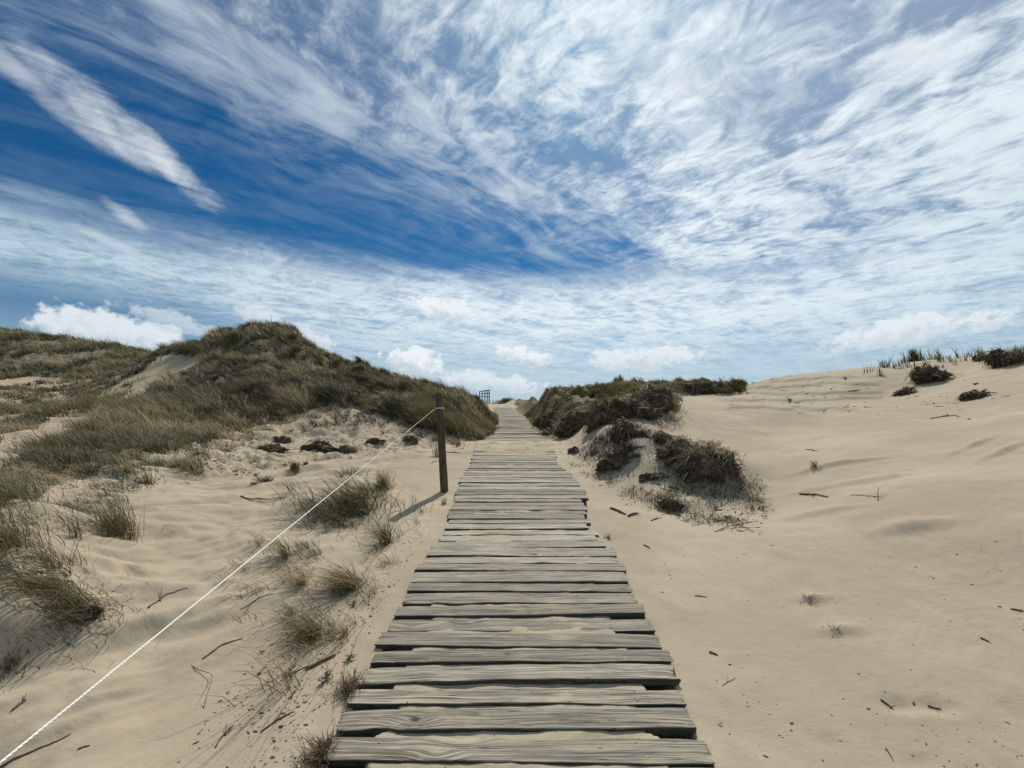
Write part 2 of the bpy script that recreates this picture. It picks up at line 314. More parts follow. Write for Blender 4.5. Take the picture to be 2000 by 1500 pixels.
side = top - 0.028 + 0.012 * fbm(XX * 3, YY * 3, 3, 66) + gap * .03
wout = sst(out, 0.1, 1.1) * sst(YY, -3, -2) 
blend = side * (1 - wout) + Z * wout
zz_ = np.where(edge_in > 0, under, blend)
zz_ = np.where(near & (out > -0.05) & (out < 0.001), under + (side - under) * sst(out, -0.042, -0.020), zz_)
Z = np.where(YY < 47, zz_, Z)
Z = Z - np.where(YY > 47, sst(YY, 47, 100) * 4, 0)

def mesh_np(name, verts, faces, m, parent=None, smooth=True, attrs=None):
    me = bpy.data.meshes.new(name); verts = np.asarray(verts, np.float32); faces = np.asarray(faces, np.int32)
    n, k = faces.shape
    me.vertices.add(len(verts)); me.vertices.foreach_set('co', verts.ravel())
    me.loops.add(n * k); me.loops.foreach_set('vertex_index', faces.ravel())
    me.polygons.add(n); me.polygons.foreach_set('loop_start', np.arange(0, n * k, k, dtype=np.int32))
    me.polygons.foreach_set('loop_total', np.full(n, k, np.int32))
    if smooth: me.polygons.foreach_set('use_smooth', np.ones(n, bool))
    for an, av in (attrs or {}).items():
        at = me.attributes.new(an, 'FLOAT', 'POINT'); at.data.foreach_set('value', np.asarray(av, np.float32).ravel())
    me.update(); me.validate(); me.materials.append(m)
    o = bpy.data.objects.new(name, me); col.objects.link(o)
    if parent is not None: o.parent = parent
    return o
def tag(o, label=None, cat=None, group=None, kind=None):
    if label: o['label'] = label
    if cat: o['category'] = cat
    if group: o['group'] = group
    if kind: o['kind'] = kind
    return o
def empty(name, loc):
    o = bpy.data.objects.new(name, None); o.empty_display_size = 0.1; col.objects.link(o); o.location = loc; return o

# ------------------------------------------------------------ materials
M = {}
m, t, b = mat('sand'); p = t.tc('Object')
vg = t.attr('veg'); sc_ = t.attr('churn')
big = t.noise(p, 0.7, 4, 0.55); mid = t.noise(p, 6, 5, 0.6); fine = t.noise(p, 420, 2, 0.6)
c = t.mix(t.ss(big, 0.35, 0.68), (0.300, 0.250, 0.182, 1), (0.360, 0.305, 0.226, 1))
c = t.mix(t.m('MULTIPLY', t.ss(mid, 0.45, 0.72), 0.35), c, (0.27, 0.225, 0.155, 1))
c = t.mix(t.ss(fine, 0.25, 0.75, 0.0, 0.35), c, (0.19, 0.15, 0.10, 1))
speck = t.noise(p, 55, 3, 0.7)
c = t.mix(t.m('MULTIPLY', t.ss(speck, 0.66, 0.72), t.m('MULTIPLY_ADD', sc_, 0.6, 0.22)), c, (0.10, 0.075, 0.05, 1))
lit = t.noise(p, 9, 6, 0.7)
c = t.mix(t.m('MULTIPLY', t.ss(lit, 0.46, 0.60), t.m('MULTIPLY', sc_, 0.55)), c, (0.17, 0.13, 0.09, 1))
vmask = t.ss(t.m('ADD', vg, t.m('MULTIPLY', t.m('SUBTRACT', t.noise(p, 2.3, 5, 0.65), 0.5), 1.3)), 0.42, 0.72)
c = t.mix(t.m('MULTIPLY', vmask, 0.9), c, t.mix(t.noise(p, 14, 4, .7), (0.06, 0.05, 0.03, 1), (0.19, 0.155, 0.095, 1)))
t.l.new(c, b.inputs['Base Color']); b.inputs['Roughness'].default_value = 0.95
bh = t.m('ADD', t.m('MULTIPLY', fine, 0.12), t.m('ADD', t.m('MULTIPLY', t.noise(p, 60, 4, 0.6), 0.35), t.m('MULTIPLY', t.noise(t.v('MULTIPLY', p, (14, 26, 10)), 1, 4, 0.55), 1.1)))
t.l.new(t.bump(bh, 0.55, 0.008), b.inputs['Normal']); M['sand'] = m
m, t, b = mat('sea_water'); b.inputs['Base Color'].default_value = (0.10, 0.17, 0.21, 1); b.inputs['Roughness'].default_value = 0.35; M['sea'] = m
m, t, b = mat('weathered_wood'); p = t.tc('Object'); oi = t.n.new('ShaderNodeObjectInfo'); rnd = oi.outputs['Random']
off = t.comb(t.m('MULTIPLY', rnd, 37.0), t.m('MULTIPLY', rnd, 91.0), t.m('MULTIPLY', rnd, 13.0)); q = t.v('ADD', p, off)
x, y, z = t.xyz(q)
vor = t.n.new('ShaderNodeTexVoronoi'); t.put(vor.inputs['Vector'], t.comb(t.m('MULTIPLY', x, 1.7), t.m('MULTIPLY', y, 5.5), 0.0)); vor.inputs['Scale'].default_value = 1
kd = vor.outputs['Distance']
warpn = t.noise(t.comb(t.m('MULTIPLY', x, 1.5), t.m('MULTIPLY', y, 6.0), 0.0), 1.0, 3, 0.5)
yw = t.m('ADD', y, t.m('ADD', t.m('MULTIPLY', warpn, 0.05), t.m('MULTIPLY', t.ss(kd, 0.32, 0.0), 0.035)))
gr = t.noise(t.comb(t.m('MULTIPLY', x, 1.6), t.m('MULTIPLY', yw, 135.0), t.m('MULTIPLY', z, 60.0)), 1.0, 4, 0.6)
gr2 = t.noise(t.comb(t.m('MULTIPLY', x, 5.0), t.m('MULTIPLY', yw, 330.0), t.m('MULTIPLY', z, 200.0)), 1.0, 3, 0.65)
blot = t.noise(t.comb(t.m('MULTIPLY', x, 3.0), t.m('MULTIPLY', y, 14.0), 0.0), 1.0, 4, 0.6)
c = t.mix(t.ss(gr, 0.36, 0.62), (0.085, 0.077, 0.060, 1), (0.370, 0.350, 0.295, 1))
c = t.mix(t.ss(gr2, 0.40, 0.75, 0.0, 0.5), c, (0.46, 0.44, 0.38, 1))
c = t.mix(t.ss(gr2, 0.46, 0.30, 0.0, 0.85), c, (0.045, 0.040, 0.032, 1))
crk = t.noise(t.comb(t.m('MULTIPLY', x, 1.1), t.m('MULTIPLY', yw, 42.0), 8.0), 1.0, 2, 0.5)
c = t.mix(t.ss(t.m('ABSOLUTE', t.m('SUBTRACT', crk, 0.5)), 0.010, 0.002, 0.0, 0.8), c, (0.02, 0.017, 0.013, 1))   # drying cracks
c = t.mix(t.ss(blot, 0.40, 0.72, 0.0, 0.55), c, (0.17, 0.165, 0.145, 1))
c = t.mix(t.ss(kd, 0.10, 0.03, 0.0, 0.6), c, (0.10, 0.085, 0.06, 1))
sandy = t.noise(t.comb(t.m('MULTIPLY', x, 2.2), t.m('MULTIPLY', y, 9.0), 3.0), 1.0, 5, 0.65)
c = t.mix(t.ss(sandy, 0.53, 0.70, 0.0, 0.55), c, (0.43, 0.38, 0.29, 1))
c = t.mix(1.0, c, t.mix(rnd, (0.66, 0.63, 0.59, 1), (1.22, 1.15, 1.07, 1)), 'MULTIPLY')
nzz = t.xyz(t.tc('Normal'))[2]; c = t.mix(t.ss(nzz, 0.85, 0.45, 0.0, 0.8), c, (0.025, 0.022, 0.018, 1))   # gap shade painted into the colour of plank sides and ends
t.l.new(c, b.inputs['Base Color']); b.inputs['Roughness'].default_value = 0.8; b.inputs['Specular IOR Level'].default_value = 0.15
t.l.new(t.bump(t.m('ADD', t.m('MULTIPLY', gr, 1.0), t.m('MULTIPLY', gr2, 0.7)), 0.9, 0.003), b.inputs['Normal']); M['wood'] = m
m, t, b = mat('post_wood'); p = t.tc('Object'); x, y, z = t.xyz(p)
gr = t.noise(t.comb(t.m('MULTIPLY', x, 60), t.m('MULTIPLY', y, 60), t.m('MULTIPLY', z, 3)), 1, 5, 0.65)
c = t.mix(t.ss(gr, 0.3, 0.7), (0.045, 0.030, 0.018, 1), (0.14, 0.100, 0.064, 1))
c = t.mix(t.ss(t.noise(t.v('MULTIPLY', p, (14, 14, 4)), 1, 4, .6), 0.5, 0.75, 0, 0.6), c, (0.10, 0.092, 0.072, 1))
t.l.new(c, b.inputs['Base Color']); t.l.new(t.bump(gr, 0.8, 0.006), b.inputs['Normal']); M['post'] = m
m, t, b = mat('dark_wood'); p = t.tc('Object')
c = t.mix(t.noise(p, 30, 4, .6), (0.025, 0.020, 0.016, 1), (0.09, 0.07, 0.05, 1)); t.l.new(c, b.inputs['Base Color']); M['dark'] = m
m, t, b = mat('twig_bark'); p = t.tc('Object')
c = t.mix(t.noise(p, 40, 4, .6), (0.035, 0.024, 0.016, 1), (0.15, 0.11, 0.075, 1)); t.l.new(c, b.inputs['Base Color'])
t.l.new(t.bump(t.noise(p, 150, 3, .6), 0.6, 0.003), b.inputs['Normal']); M['twig'] = m
m, t, b = mat('rope_fibre'); b.inputs['Base Color'].default_value = (0.78, 0.76, 0.70, 1); b.inputs['Roughness'].default_value = 0.8; M['rope'] = m
m, t, b = mat('screw_steel'); b.inputs['Base Color'].default_value = (0.22, 0.20, 0.18, 1); b.inputs['Metallic'].default_value = 0.6; b.inputs['Roughness'].default_value = 0.6; M['steel'] = m
def grassmat(name, cols, trans=0.35):
    m, t, b = mat(name); h = t.attr('hue'); k = t.attr('tt')
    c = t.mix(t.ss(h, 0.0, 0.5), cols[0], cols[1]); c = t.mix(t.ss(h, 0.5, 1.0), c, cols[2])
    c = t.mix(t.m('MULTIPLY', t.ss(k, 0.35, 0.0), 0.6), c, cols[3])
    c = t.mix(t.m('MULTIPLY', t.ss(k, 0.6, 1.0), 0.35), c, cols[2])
    t.l.new(c, b.inputs['Base Color']); b.inputs['Roughness'].default_value = 0.55; b.inputs['Specular IOR Level'].default_value = 0.25
    tr = t.n.new('ShaderNodeBsdfTranslucent'); t.l.new(c, tr.inputs[0])
    mx = t.n.new('ShaderNodeMixShader'); mx.inputs[0].default_value = trans
    t.l.new(b.outputs[0], mx.inputs[1]); t.l.new(tr.outputs[0], mx.inputs[2])
    t.l.new(mx.outputs[0], t.n['Material Output'].inputs[0]); return m
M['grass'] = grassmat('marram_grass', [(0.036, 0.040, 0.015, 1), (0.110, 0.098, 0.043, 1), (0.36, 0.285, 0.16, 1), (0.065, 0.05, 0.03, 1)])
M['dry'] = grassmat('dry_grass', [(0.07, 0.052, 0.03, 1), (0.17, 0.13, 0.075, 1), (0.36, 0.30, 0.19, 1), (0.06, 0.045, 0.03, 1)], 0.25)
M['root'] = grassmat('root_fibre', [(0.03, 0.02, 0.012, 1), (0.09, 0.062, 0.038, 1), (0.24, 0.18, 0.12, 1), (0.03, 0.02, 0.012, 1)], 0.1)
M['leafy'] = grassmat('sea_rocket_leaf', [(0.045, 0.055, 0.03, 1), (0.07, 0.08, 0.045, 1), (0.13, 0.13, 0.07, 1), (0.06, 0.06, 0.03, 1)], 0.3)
m, t, b = mat('root_soil'); p = t.tc('Object')
c = t.mix(t.noise(p, 22, 6, .7), (0.03, 0.02, 0.012, 1), (0.17, 0.12, 0.075, 1)); c = t.mix(t.ss(t.noise(p, 8, 5, .7), .50, .62, 0, .85), c, (0.28, 0.23, 0.16, 1))
t.l.new(c, b.inputs['Base Color']); t.l.new(t.bump(t.noise(p, 60, 5, .7), 1.0, 0.02), b.inputs['Normal']); M['soil'] = m

# ------------------------------------------------------------ ground and sea
idx = np.arange(NR * NC).reshape(NR, NC)
F4 = np.stack([idx[:-1, :-1], idx[:-1, 1:], idx[1:, 1:], idx[1:, :-1]], -1).reshape(-1, 4)
g = mesh_np('ground', np.stack([XX, YY, Z], -1).reshape(-1, 3), F4, M['sand'], attrs={'veg': veg, 'churn': scr})
tag(g, kind='structure')
s_ = mesh_np('sea', [(-6000, -300, -4.5), (6000, -300, -4.5), (6000, 8000, -4.5), (-6000, 8000, -4.5)], [[0, 1, 2, 3]], M['sea'], smooth=False)
tag(s_, kind='structure')

# ------------------------------------------------------------ boardwalk
def plank_mesh(x0, x1, wd, th, seed, nl=26, detail=True):
    r = np.random.default_rng(seed); L = x1 - x0; cxm = (x0 + x1) / 2
    prof = [(-.5, -1), (-.5, -.18), (-.485, -.06), (-.46, 0), (-.25, .02), (0, .03), (.25, .02), (.46, 0), (.485, -.06), (.5, -.18), (.5, -1)]
    xs = np.linspace(x0, x1, nl); sd = seed * 1.37
    ea = 0.005 * fbm(xs * 3.0, xs * 0 + sd, 4, 71, .6); eb = 0.005 * fbm(xs * 3.0, xs * 0 + sd + 9, 4, 72, .6)
    bow = 0.004 * np.sin((xs - x0) / L * math.pi) * r.normal() + 0.004 * fbm(xs * 1.1, xs * 0 + sd + 4, 2, 73)
    if r.random() < 0.3:      # a splintered notch in one edge
        k = r.uniform(x0, x1); ea = ea + 0.014 * np.exp(-((xs - k) / 0.05) ** 2)
    V = []
    for i, xx in enumerate(xs):
        endf = min(i, nl - 1 - i); shrink = 1 - (0.06 if endf == 0 else 0)
        for (a, h) in prof:
            yy = a * wd * shrink + (ea[i] if a < 0 else -eb[i] if a > 0 else 0)
            jit = (0.009 * r.normal() if endf == 0 else 0)
            V.append((xx - cxm + jit, yy, h * th + bow[i] - (0.002 if endf == 0 and h >= 0 else 0)))
    P_ = len(prof); Fq = []
    for i in range(nl - 1):
        for k in range(P_):
            k2 = (k + 1) % P_; Fq.append((i * P_ + k, (i + 1) * P_ + k, (i + 1) * P_ + k2, i * P_ + k2))
    me = bpy.data.meshes.new('plank')
    me.from_pydata(V, [], [tuple(q) for q in Fq] + [tuple(range(P_)), tuple(range(nl * P_ - 1, (nl - 1) * P_ - 1, -1))])
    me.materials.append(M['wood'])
    me.update(); return me, cxm
def screw_mesh():
    V = []; n = 8
    for rr, zc in ((0.0042, 0.0), (0.0040, 0.0012), (0.0022, 0.0018)):
        for k in range(n): V.append((rr * math.cos(2 * math.pi * k / n), rr * math.sin(2 * math.pi * k / n), zc))
    Fq = [(i * n + k, i * n + (k + 1) % n, (i + 1) * n + (k + 1) % n, (i + 1) * n + k) for i in range(2) for k in range(n)] + [tuple(range(2 * n, 3 * n))]
    me = bpy.data.meshes.new('screw'); me.from_pydata(V, [], Fq); me.materials.append(M['steel']); return me
SM = screw_mesh()
def make_boardwalk(ds, wds, label, group, detail, d_end):
    root = empty('boardwalk', (0, 0, 0)); tag(root, label, 'boardwalk', group)
    for i, (d, wd) in enumerate(zip(ds, wds)):
        r = np.random.default_rng(1000 + i + (0 if detail else 500))
        x0 = float(xl(np.array(d))) + np.clip(r.normal(), -1.6, .8) * 0.014; x1 = float(xr(np.array(d))) + np.clip(r.normal(), -.8, 1.6) * 0.014
        if detail and 4.3 < d < 5.0: x1 -= r.random() * 0.12
        if detail and 6.0 < d < 6.5: x1 += 0.05 * r.random()
        me, cxm = plank_mesh(x0, x1, wd, 0.042, 100 + i + (0 if detail else 400), 30 if detail else 10, detail)
        o = bpy.data.objects.new('plank', me); col.objects.link(o); o.parent = root
        slope = (float(zpath(d + .1)) - float(zpath(d - .1))) / .2
        dz_ = r.normal() * 0.003
        o.location = (cxm, d, float(zpath(d)) + dz_); o.rotation_euler = (math.atan(slope) + r.normal() * 0.026, r.normal() * 0.003, r.normal() * (0.008 if detail else 0.004))
        if detail and d < 3.4:
            for sx in (-1, 1):
                for sy in (-1, 1):
                    if r.random() < 0.3: continue
                    s = bpy.data.objects.new('screw', SM); col.objects.link(s); s.parent = o
                    s.location = (sx * 0.56 + r.normal() * .02, sy * wd * 0.27 + r.normal() * .006, 0.042 * 0.02)
    # supporting joists
    for sx in (-0.56, 0.56):
        a, e_ = ds[0] - .05, ds[-1] + .03; n = 24; V = []; 
        for k in range(n + 1):
            d = a + (e_ - a) * k / n; xc = float(xpath(d)) + sx; z = float(zpath(d)) - 0.05
            V += [(xc - .035, d, z - .09), (xc + .035, d, z - .09), (xc + .035, d, z), (xc - .035, d, z)]
        Fq = [(4 * k + j, 4 * k + (j + 1) % 4, 4 * k + 4 + (j + 1) % 4, 4 * k + 4 + j) for k in range(n) for j in range(4)] + [(3, 2, 1, 0), (4 * n, 4 * n + 1, 4 * n + 2, 4 * n + 3)]
        me = bpy.data.meshes.new('joist'); me.from_pydata(V, [], Fq); me.materials.append(M['dark'])
        o = bpy.data.objects.new('joist', me); col.objects.link(o); o.parent = root
    return root
# near planks: front edges measured in the photograph, then an even pitch
fe = [1.637, 1.778, 1.92, 2.049, 2.189, 2.319, 2.465, 2.608, 2.746, 2.891, 3.024, 3.194, 3.32, 3.44, 3.618, 3.76]
fe = [1.637 - .14 * k for k in (5, 4, 3, 2, 1)] + fe
while fe[-1] < 7.62: fe.append(fe[-1] + 0.131 + 0.016 * random.random())
ds = []; wds = []
for a, b2 in zip(fe[:-1], fe[1:]):
    gp = 0.032 + 0.009 * random.random()
    if a > 2.25: gp = 0.018 + 0.010 * random.random()
    if a > 3.2: gp = 0.012 + 0.009 * random.random()
    ds.append((a + b2 - gp) / 2); wds.append(b2 - a - gp)
make_boardwalk(ds, wds, 'weathered grey plank boardwalk in the foreground with sand between its boards', 'boardwalk sections', True, 7.7)
ds = []; d = 8.75
while d < 35.2: ds.append(d); d += 0.145 if d < 19 else 0.5 if d > 90 else 0.145
far_first, far_rest = ds[:98], ds[98:]
bw2 = make_boardwalk(far_first, [0.122] * len(far_first), 'distant sandy plank boardwalk climbing to the gap between the dunes', 'boardwalk sections', False, 35)
V, Fq = [], []
for i, d in enumerate(far_rest):
    me, cxm = plank_mesh(float(xpath(d)) - .8 + .02 * random.random(), float(xpath(d)) + .8 + .02 * random.random(), 0.122, 0.042, 900 + i, 4)
    k0 = len(V); z0 = float(zpath(d)); sl = (float(zpath(d + .1)) - float(zpath(d - .1))) / .2
    V += [(v.co.x + cxm, v.co.y + d, v.co.z + z0 + v.co.y * sl) for v in me.vertices]
    Fq += [tuple(k0 + q for q in pl.vertices) for pl in me.polygons]; bpy.data.meshes.remove(me)
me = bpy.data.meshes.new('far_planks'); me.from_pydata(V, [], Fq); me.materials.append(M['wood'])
o = bpy.data.objects.new('far_planks', me); col.objects.link(o); o.parent = bw2; o['kind'] = 'stuff'

# ------------------------------------------------------------ tubes
def tube(pts, rad, n=7, seed=0, rough=0.0):
    pts = np.array(pts, float); rad = np.array(rad, float); T = np.gradient(pts, axis=0); T /= np.linalg.norm(T, axis=1)[:, None] + 1e-9
    ref = np.array([0, 0, 1.0]) if abs(T[0][2]) < .9 else np.array([1.0, 0, 0])
    A_ = np.cross(T, ref); A_ /= np.linalg.norm(A_, axis=1)[:, None] + 1e-9; B_ = np.cross(T, A_)
    r = np.random.default_rng(seed); an = np.arange(n) * 2 * math.pi / n
    rr = rad[:, None] * (1 + rough * r.normal(size=(len(pts), n)))
    V = pts[:, None] + rr[..., None] * (np.cos(an)[None, :, None] * A_[:, None] + np.sin(an)[None, :, None] * B_[:, None])
    V = V.reshape(-1, 3); m_ = len(pts)
    i = np.arange(m_ - 1)[:, None] * n; k = np.arange(n)[None]; k2 = (k + 1) % n
    Fq = np.stack([i + k, i + k2, i + n + k2, i + n + k], -1).reshape(-1, 4)
    V = np.vstack([V, pts[0], pts[-1]]); a = len(V) - 2
    cap = [(a, (q + 1) % n, q, q) for q in range(n)] + [(a + 1, (m_ - 1) * n + q, (m_ - 1) * n + (q + 1) % n, (m_ - 1) * n + (q + 1) % n) for q in range(n)]
    return V, Fq, [c[:3] for c in cap]
def tubes_obj(name, tubes, m, parent=None, origin=(0, 0, 0)):
    V, Fq = [], []; k0 = 0
    for (v, f, c) in tubes:
        V.append(v - np.array(origin)); Fq += [tuple(int(q) + k0 for q in r_) for r_ in f] + [tuple(int(q) + k0 for q in r_) for r_ in c]; k0 += len(v)
    me = bpy.data.meshes.new(name); me.from_pydata(np.vstack(V).tolist(), [], Fq); me.materials.append(m)
    for pl in me.polygons: pl.use_smooth = True
    o = bpy.data.objects.new(name, me); col.objects.link(o); o.location = origin
    if parent is not None: o.parent = parent; o.location = (0, 0, 0)
    return o

# ------------------------------------------------------------ rope post, rope
pd = 5.36; bx, bz = (868 - CX) / F * pd, float(hq((868 - CX) / F * pd, pd))
tx, tz = (857 - CX) / F * pd, E - (767 - HY) / F * pd
post = empty('rope_post', (bx, pd, bz)); tag(post, 'brown round wooden post leaning beside the boardwalk with a rope tied near its top', 'post')
H = tz - bz; hs = np.concatenate([[-0.25], np.linspace(0, H - .012, 26), [H]]); px_ = (tx - bx) * hs / H
pts = np.stack([px_, 0 * hs, hs], 1); rad = 0.052 + 0.002 * np.sin(hs * 9) ; rad[-1] -= .006
zr = E - (797 - HY) / F * pd - bz
rad = rad - 0.006 * np.exp(-((hs - zr) / .02) ** 2)
tubes_obj('shaft', [tube(pts, rad, 28, 5, 0.012)], M['post'], post)
# rope: three laid strands from the post towards and past the camera's left
Apt = np.array([tx + (bx - tx) * 0.15 - .045, pd - .03, bz + zr]); ez = 0.55
Bpt = np.array([(0 - CX) / F * ez, ez, E - (1490 - HY) / F * ez])
end = Apt + (Bpt - Apt) * 1.45
n = 5200; tt = np.linspace(0, 1, n); base = Apt + (end - Apt) * tt[:, None]; 
base[:, 2] -= 0.010 * np.sin(tt * math.pi / 1.0) * 0
L = np.linalg.norm(end - Apt); dirr = (end - Apt) / L; sa = np.cross(dirr, [0, 0, 1]); sa /= np.linalg.norm(sa); sb = np.cross(dirr, sa)
st = []
for k in range(3):
    ph = tt * L / 0.020 * 2 * math.pi + k * 2 * math.pi / 3
    pts = base + 0.00088 * (np.cos(ph)[:, None] * sa + np.sin(ph)[:, None] * sb)
    st.append(tube(pts, np.full(n, 0.00092), 5))
rope = tubes_obj('rope', st, M['rope']); tag(rope, 'thin white twisted rope running from the wooden post to the lower left', 'rope')
a = np.linspace(0, 2 * math.pi * 2.2, 60); ctr = np.array([tx + (bx - tx) * .15, pd, bz + zr])
loop = np.stack([ctr[0] + 0.050 * np.cos(a), ctr[1] + 0.050 * np.sin(a), ctr[2] + (a / a[-1] - .5) * 0.014], 1)
kn = np.array([[.05, -.012, .01], [.06, -.014, .02], [.062, -.01, 0], [.055, -.006, -.015], [.058, -.016, -.03]]) + ctr
tubes_obj('rope_knot', [tube(loop, np.full(60, .0028), 6), tube(kn, np.full(5, .004), 6)], M['rope'], rope)

# ------------------------------------------------------------ far railing on the crest
rl = empty('railing', (0, 0, 0)); tag(rl, 'dark wooden railing standing on the crest left of the path', 'railing')
dd = [52, 49, 46, 43, 40]; pxs = [936.5, 941.8, 947, 951.5, 955.5]; tops = [764.5, 763.8, 763, 762, 761.3]
pp = [((px - CX) / F * d, d, E - (ty - HY) / F * d) for px, d, ty in zip(pxs, dd, tops)]
def boxbar(name, a, b_, wv, parent, m):
    a = Vector(a); b_ = Vector(b_); dr = (b_ - a).normalized(); up = Vector((0, 0, 1)) if abs(dr.z) < .9 else Vector((0, 1, 0)); s1 = dr.cross(up).normalized() * wv; s2 = dr.cross(s1).normalized() * wv
    V = [a - s1 - s2, a + s1 - s2, a + s1 + s2, a - s1 + s2, b_ - s1 - s2, b_ + s1 - s2, b_ + s1 + s2, b_ - s1 + s2]
    me = bpy.data.meshes.new(name); me.from_pydata(V, [], [(3, 2, 1, 0), (4, 5, 6, 7), (0, 1, 5, 4), (1, 2, 6, 5), (2, 3, 7, 6), (3, 0, 4, 7)]); me.materials.append(m)
    o = bpy.data.objects.new(name, me); col.objects.link(o); o.parent = parent
for (x, y, z) in pp: boxbar('post', (x, y, z - 1.7), (x, y, z), 0.05, rl, M['dark'])
for dz2 in (0.03, 0.36, 0.70):
    boxbar('rail', (pp[0][0] - .02, pp[0][1], pp[0][2] - dz2), (pp[-1][0] + .02, pp[-1][1] - .07, pp[-1][2] - dz2), 0.042, rl, M['dark'])

# ------------------------------------------------------------ grass
def blades(base, h, lx, ly, bend, wid, hue, seg=4, seed=0):
    """tapering curved strips; base (n,3), lean direction (lx,ly), bend 0..1.2"""
    n = len(base); t = np.linspace(0, 1, seg + 1); r = np.random.default_rng(seed)
    off = h[:, None] * bend[:, None] * t[None] ** 1.6 * 0.85
    zc = h[:, None] * (t[None] * (1 - 0.30 * np.minimum(bend[:, None], 1.6) * t[None] ** 1.4) - 0.0) - 0.01
    x = base[:, 0:1] + lx[:, None] * off; y = base[:, 1:2] + ly[:, None] * off; z = base[:, 2:3] + zc
    th = r.uniform(0, 2 * math.pi, n); wx = np.cos(th) * wid / 2; wy = np.sin(th) * wid / 2
    tw = np.clip(1.05 - t ** 1.8, 0.06, 1)
    A_ = np.stack([x - wx[:, None] * tw, y - wy[:, None] * tw, z], -1); B_ = np.stack([x + wx[:, None] * tw, y + wy[:, None] * tw, z], -1)
    V = np.stack([A_, B_], 2).reshape(n, -1, 3); k = 2 * (seg + 1)
    q = np.arange(seg); f = np.stack([2 * q, 2 * q + 1, 2 * q + 3, 2 * q + 2], -1)[None] + (np.arange(n) * k)[:, None, None]
    hu = np.repeat(hue, k); tv = np.tile(np.repeat(t, 2), n)
    return V.reshape(-1, 3), f.reshape(-1, 4), hu, tv
def tuft_arrays(cx, cy, cz, nb, h, spread, lean=(-1, -.1), bend=(.3, 1.0), wid=.004, hue=(.1, 1), splay=0.7, seed=0, dmin=None):
    """arrays for several tufts at once; cx.. arrays, nb int per tuft"""
    r = np.random.default_rng(seed); T_ = len(cx); n = T_ * nb
    rep = lambda a: np.repeat(np.broadcast_to(a, T_), nb)
    rr = np.abs(r.normal(size=n)) * rep(spread) * .5; an = r.uniform(0, 2 * math.pi, n)
    bx_ = rep(cx) + rr * np.cos(an); by_ = rep(cy) + rr * np.sin(an)
    gz = hq(bx_, by_)
    hh = rep(h) * r.uniform(0.45, 1.1, n)
    la = r.normal(size=n) * splay; L0 = math.atan2(lean[1], lean[0]) + rep(0.9 * fbm(cx * .8, cy * .8, 3, 88)); lx = np.cos(L0 + la); ly = np.sin(L0 + la)
    ox, oy = np.cos(an), np.sin(an); lx = lx + ox * .45; ly = ly + oy * .45; q = np.hypot(lx, ly) + 1e-6; lx /= q; ly /= q
    bd = r.uniform(bend[0], bend[1], n)
    hu = np.clip(r.normal(size=n) * .22 + rep(np.broadcast_to(r.uniform(hue[0], hue[1], T_), T_)), 0, 1)
    wv = rep(wid) * r.uniform(.7, 1.3, n) if np.ndim(wid) else wid * r.uniform(.7, 1.3, n)
    return np.stack([bx_, by_, gz], 1), hh, lx, ly, bd, wv, hu
def grass_obj(name, arrs, m, seg=4, seed=0, parent=None, origin=None):
    V, f, hu, tv = blades(*arrs, seg=seg, seed=seed)
    if origin is not None: V = V - np.array(origin)
    o = mesh_np(name, V, f, m, parent, True, {'hue': hu, 'tt': tv})
    if origin is not None and parent is None: o.location = origin
    return o
def scatter(poly, n, dlo, dhi, xlo=-80, xhi=80, seed=1, clump=0.0, cs_=0.8):
    """random ground points whose place lies inside an area; denser where the clump noise is high"""
    r = np.random.default_rng(seed); out = []; got = 0
    Yb = np.array([p_[0] for p_ in poly])
    for _ in range(60):
        d = np.exp(r.uniform(math.log(dlo), math.log(dhi), 60000)); px = r.uniform(Yb.min(), Yb.max(), 60000)
        X = (px - CX) / F * d; z = hq(X, d); ok = area(poly, X, d, z) & (X > xlo) & (X < xhi) & ((X < xl(d) - .12) | (X > xr(d) + .12))
        if clump: ok &= fbm(X * cs_, d * cs_, 4, 77) > r.uniform(-1, 1, len(X)) * .5 + (clump - 1) * .5
        out.append(np.stack([X[ok], d[ok], z[ok]], 1)); got += ok.sum()
        if got > n: break
    return np.vstack(out)[:n]
WP = 0.5 / 394      # about half a render pixel per metre of distance
def mass(name, label, cat, poly, n, dlo, dhi, nb, h, seed, clump=0.5, cs_=.8, m='grass', hue=(.15, .8), **kw):
    c = scatter(poly, n, dlo, dhi, seed=seed, clump=clump, cs_=cs_, xlo=kw.pop('xlo', -90), xhi=kw.pop('xhi', 90))
    hs_ = h * (0.7 + 0.6 * np.random.default_rng(seed).random(len(c))) * (1 + .45 * fbm(c[:, 0] * .9, c[:, 1] * .9, 3, 5))
    if poly is HILL: kp = rng.random(len(c)) < .38 + .62 * sst(c[:, 1], 4, 12); c = c[kp]; hs_ = hs_[kp]
    hs_ = hs_ * (.45 + .55 * sst(c[:, 1], 3, 10))
    hv = np.clip(.45 + .75 * fbm(c[:, 0] * .6, c[:, 1] * .6, 4, 9), 0, 1)
    arr = list(tuft_arrays(c[:, 0], c[:, 1], c[:, 2], nb, hs_, kw.pop('spread', .16), wid=np.maximum(.004, WP * c[:, 1]), hue=hue, seed=seed, **kw))
    arr[6] = np.clip(.4 * arr[6] + .6 * np.repeat(hv, nb), 0, 1)
    o = grass_obj(name, arr, M[m], 3, seed)
    tag(o, label, cat, kind='stuff'); return o
mass('dune_grass', 'short dry olive marram grass covering the tall left hill', 'grass', HILL, 9000, 1.9, 27, 18, 0.26, 3, clump=.42, cs_=1.1, hue=(.0, 1.0), bend=(.4, 1.6), splay=.8, spread=.2)
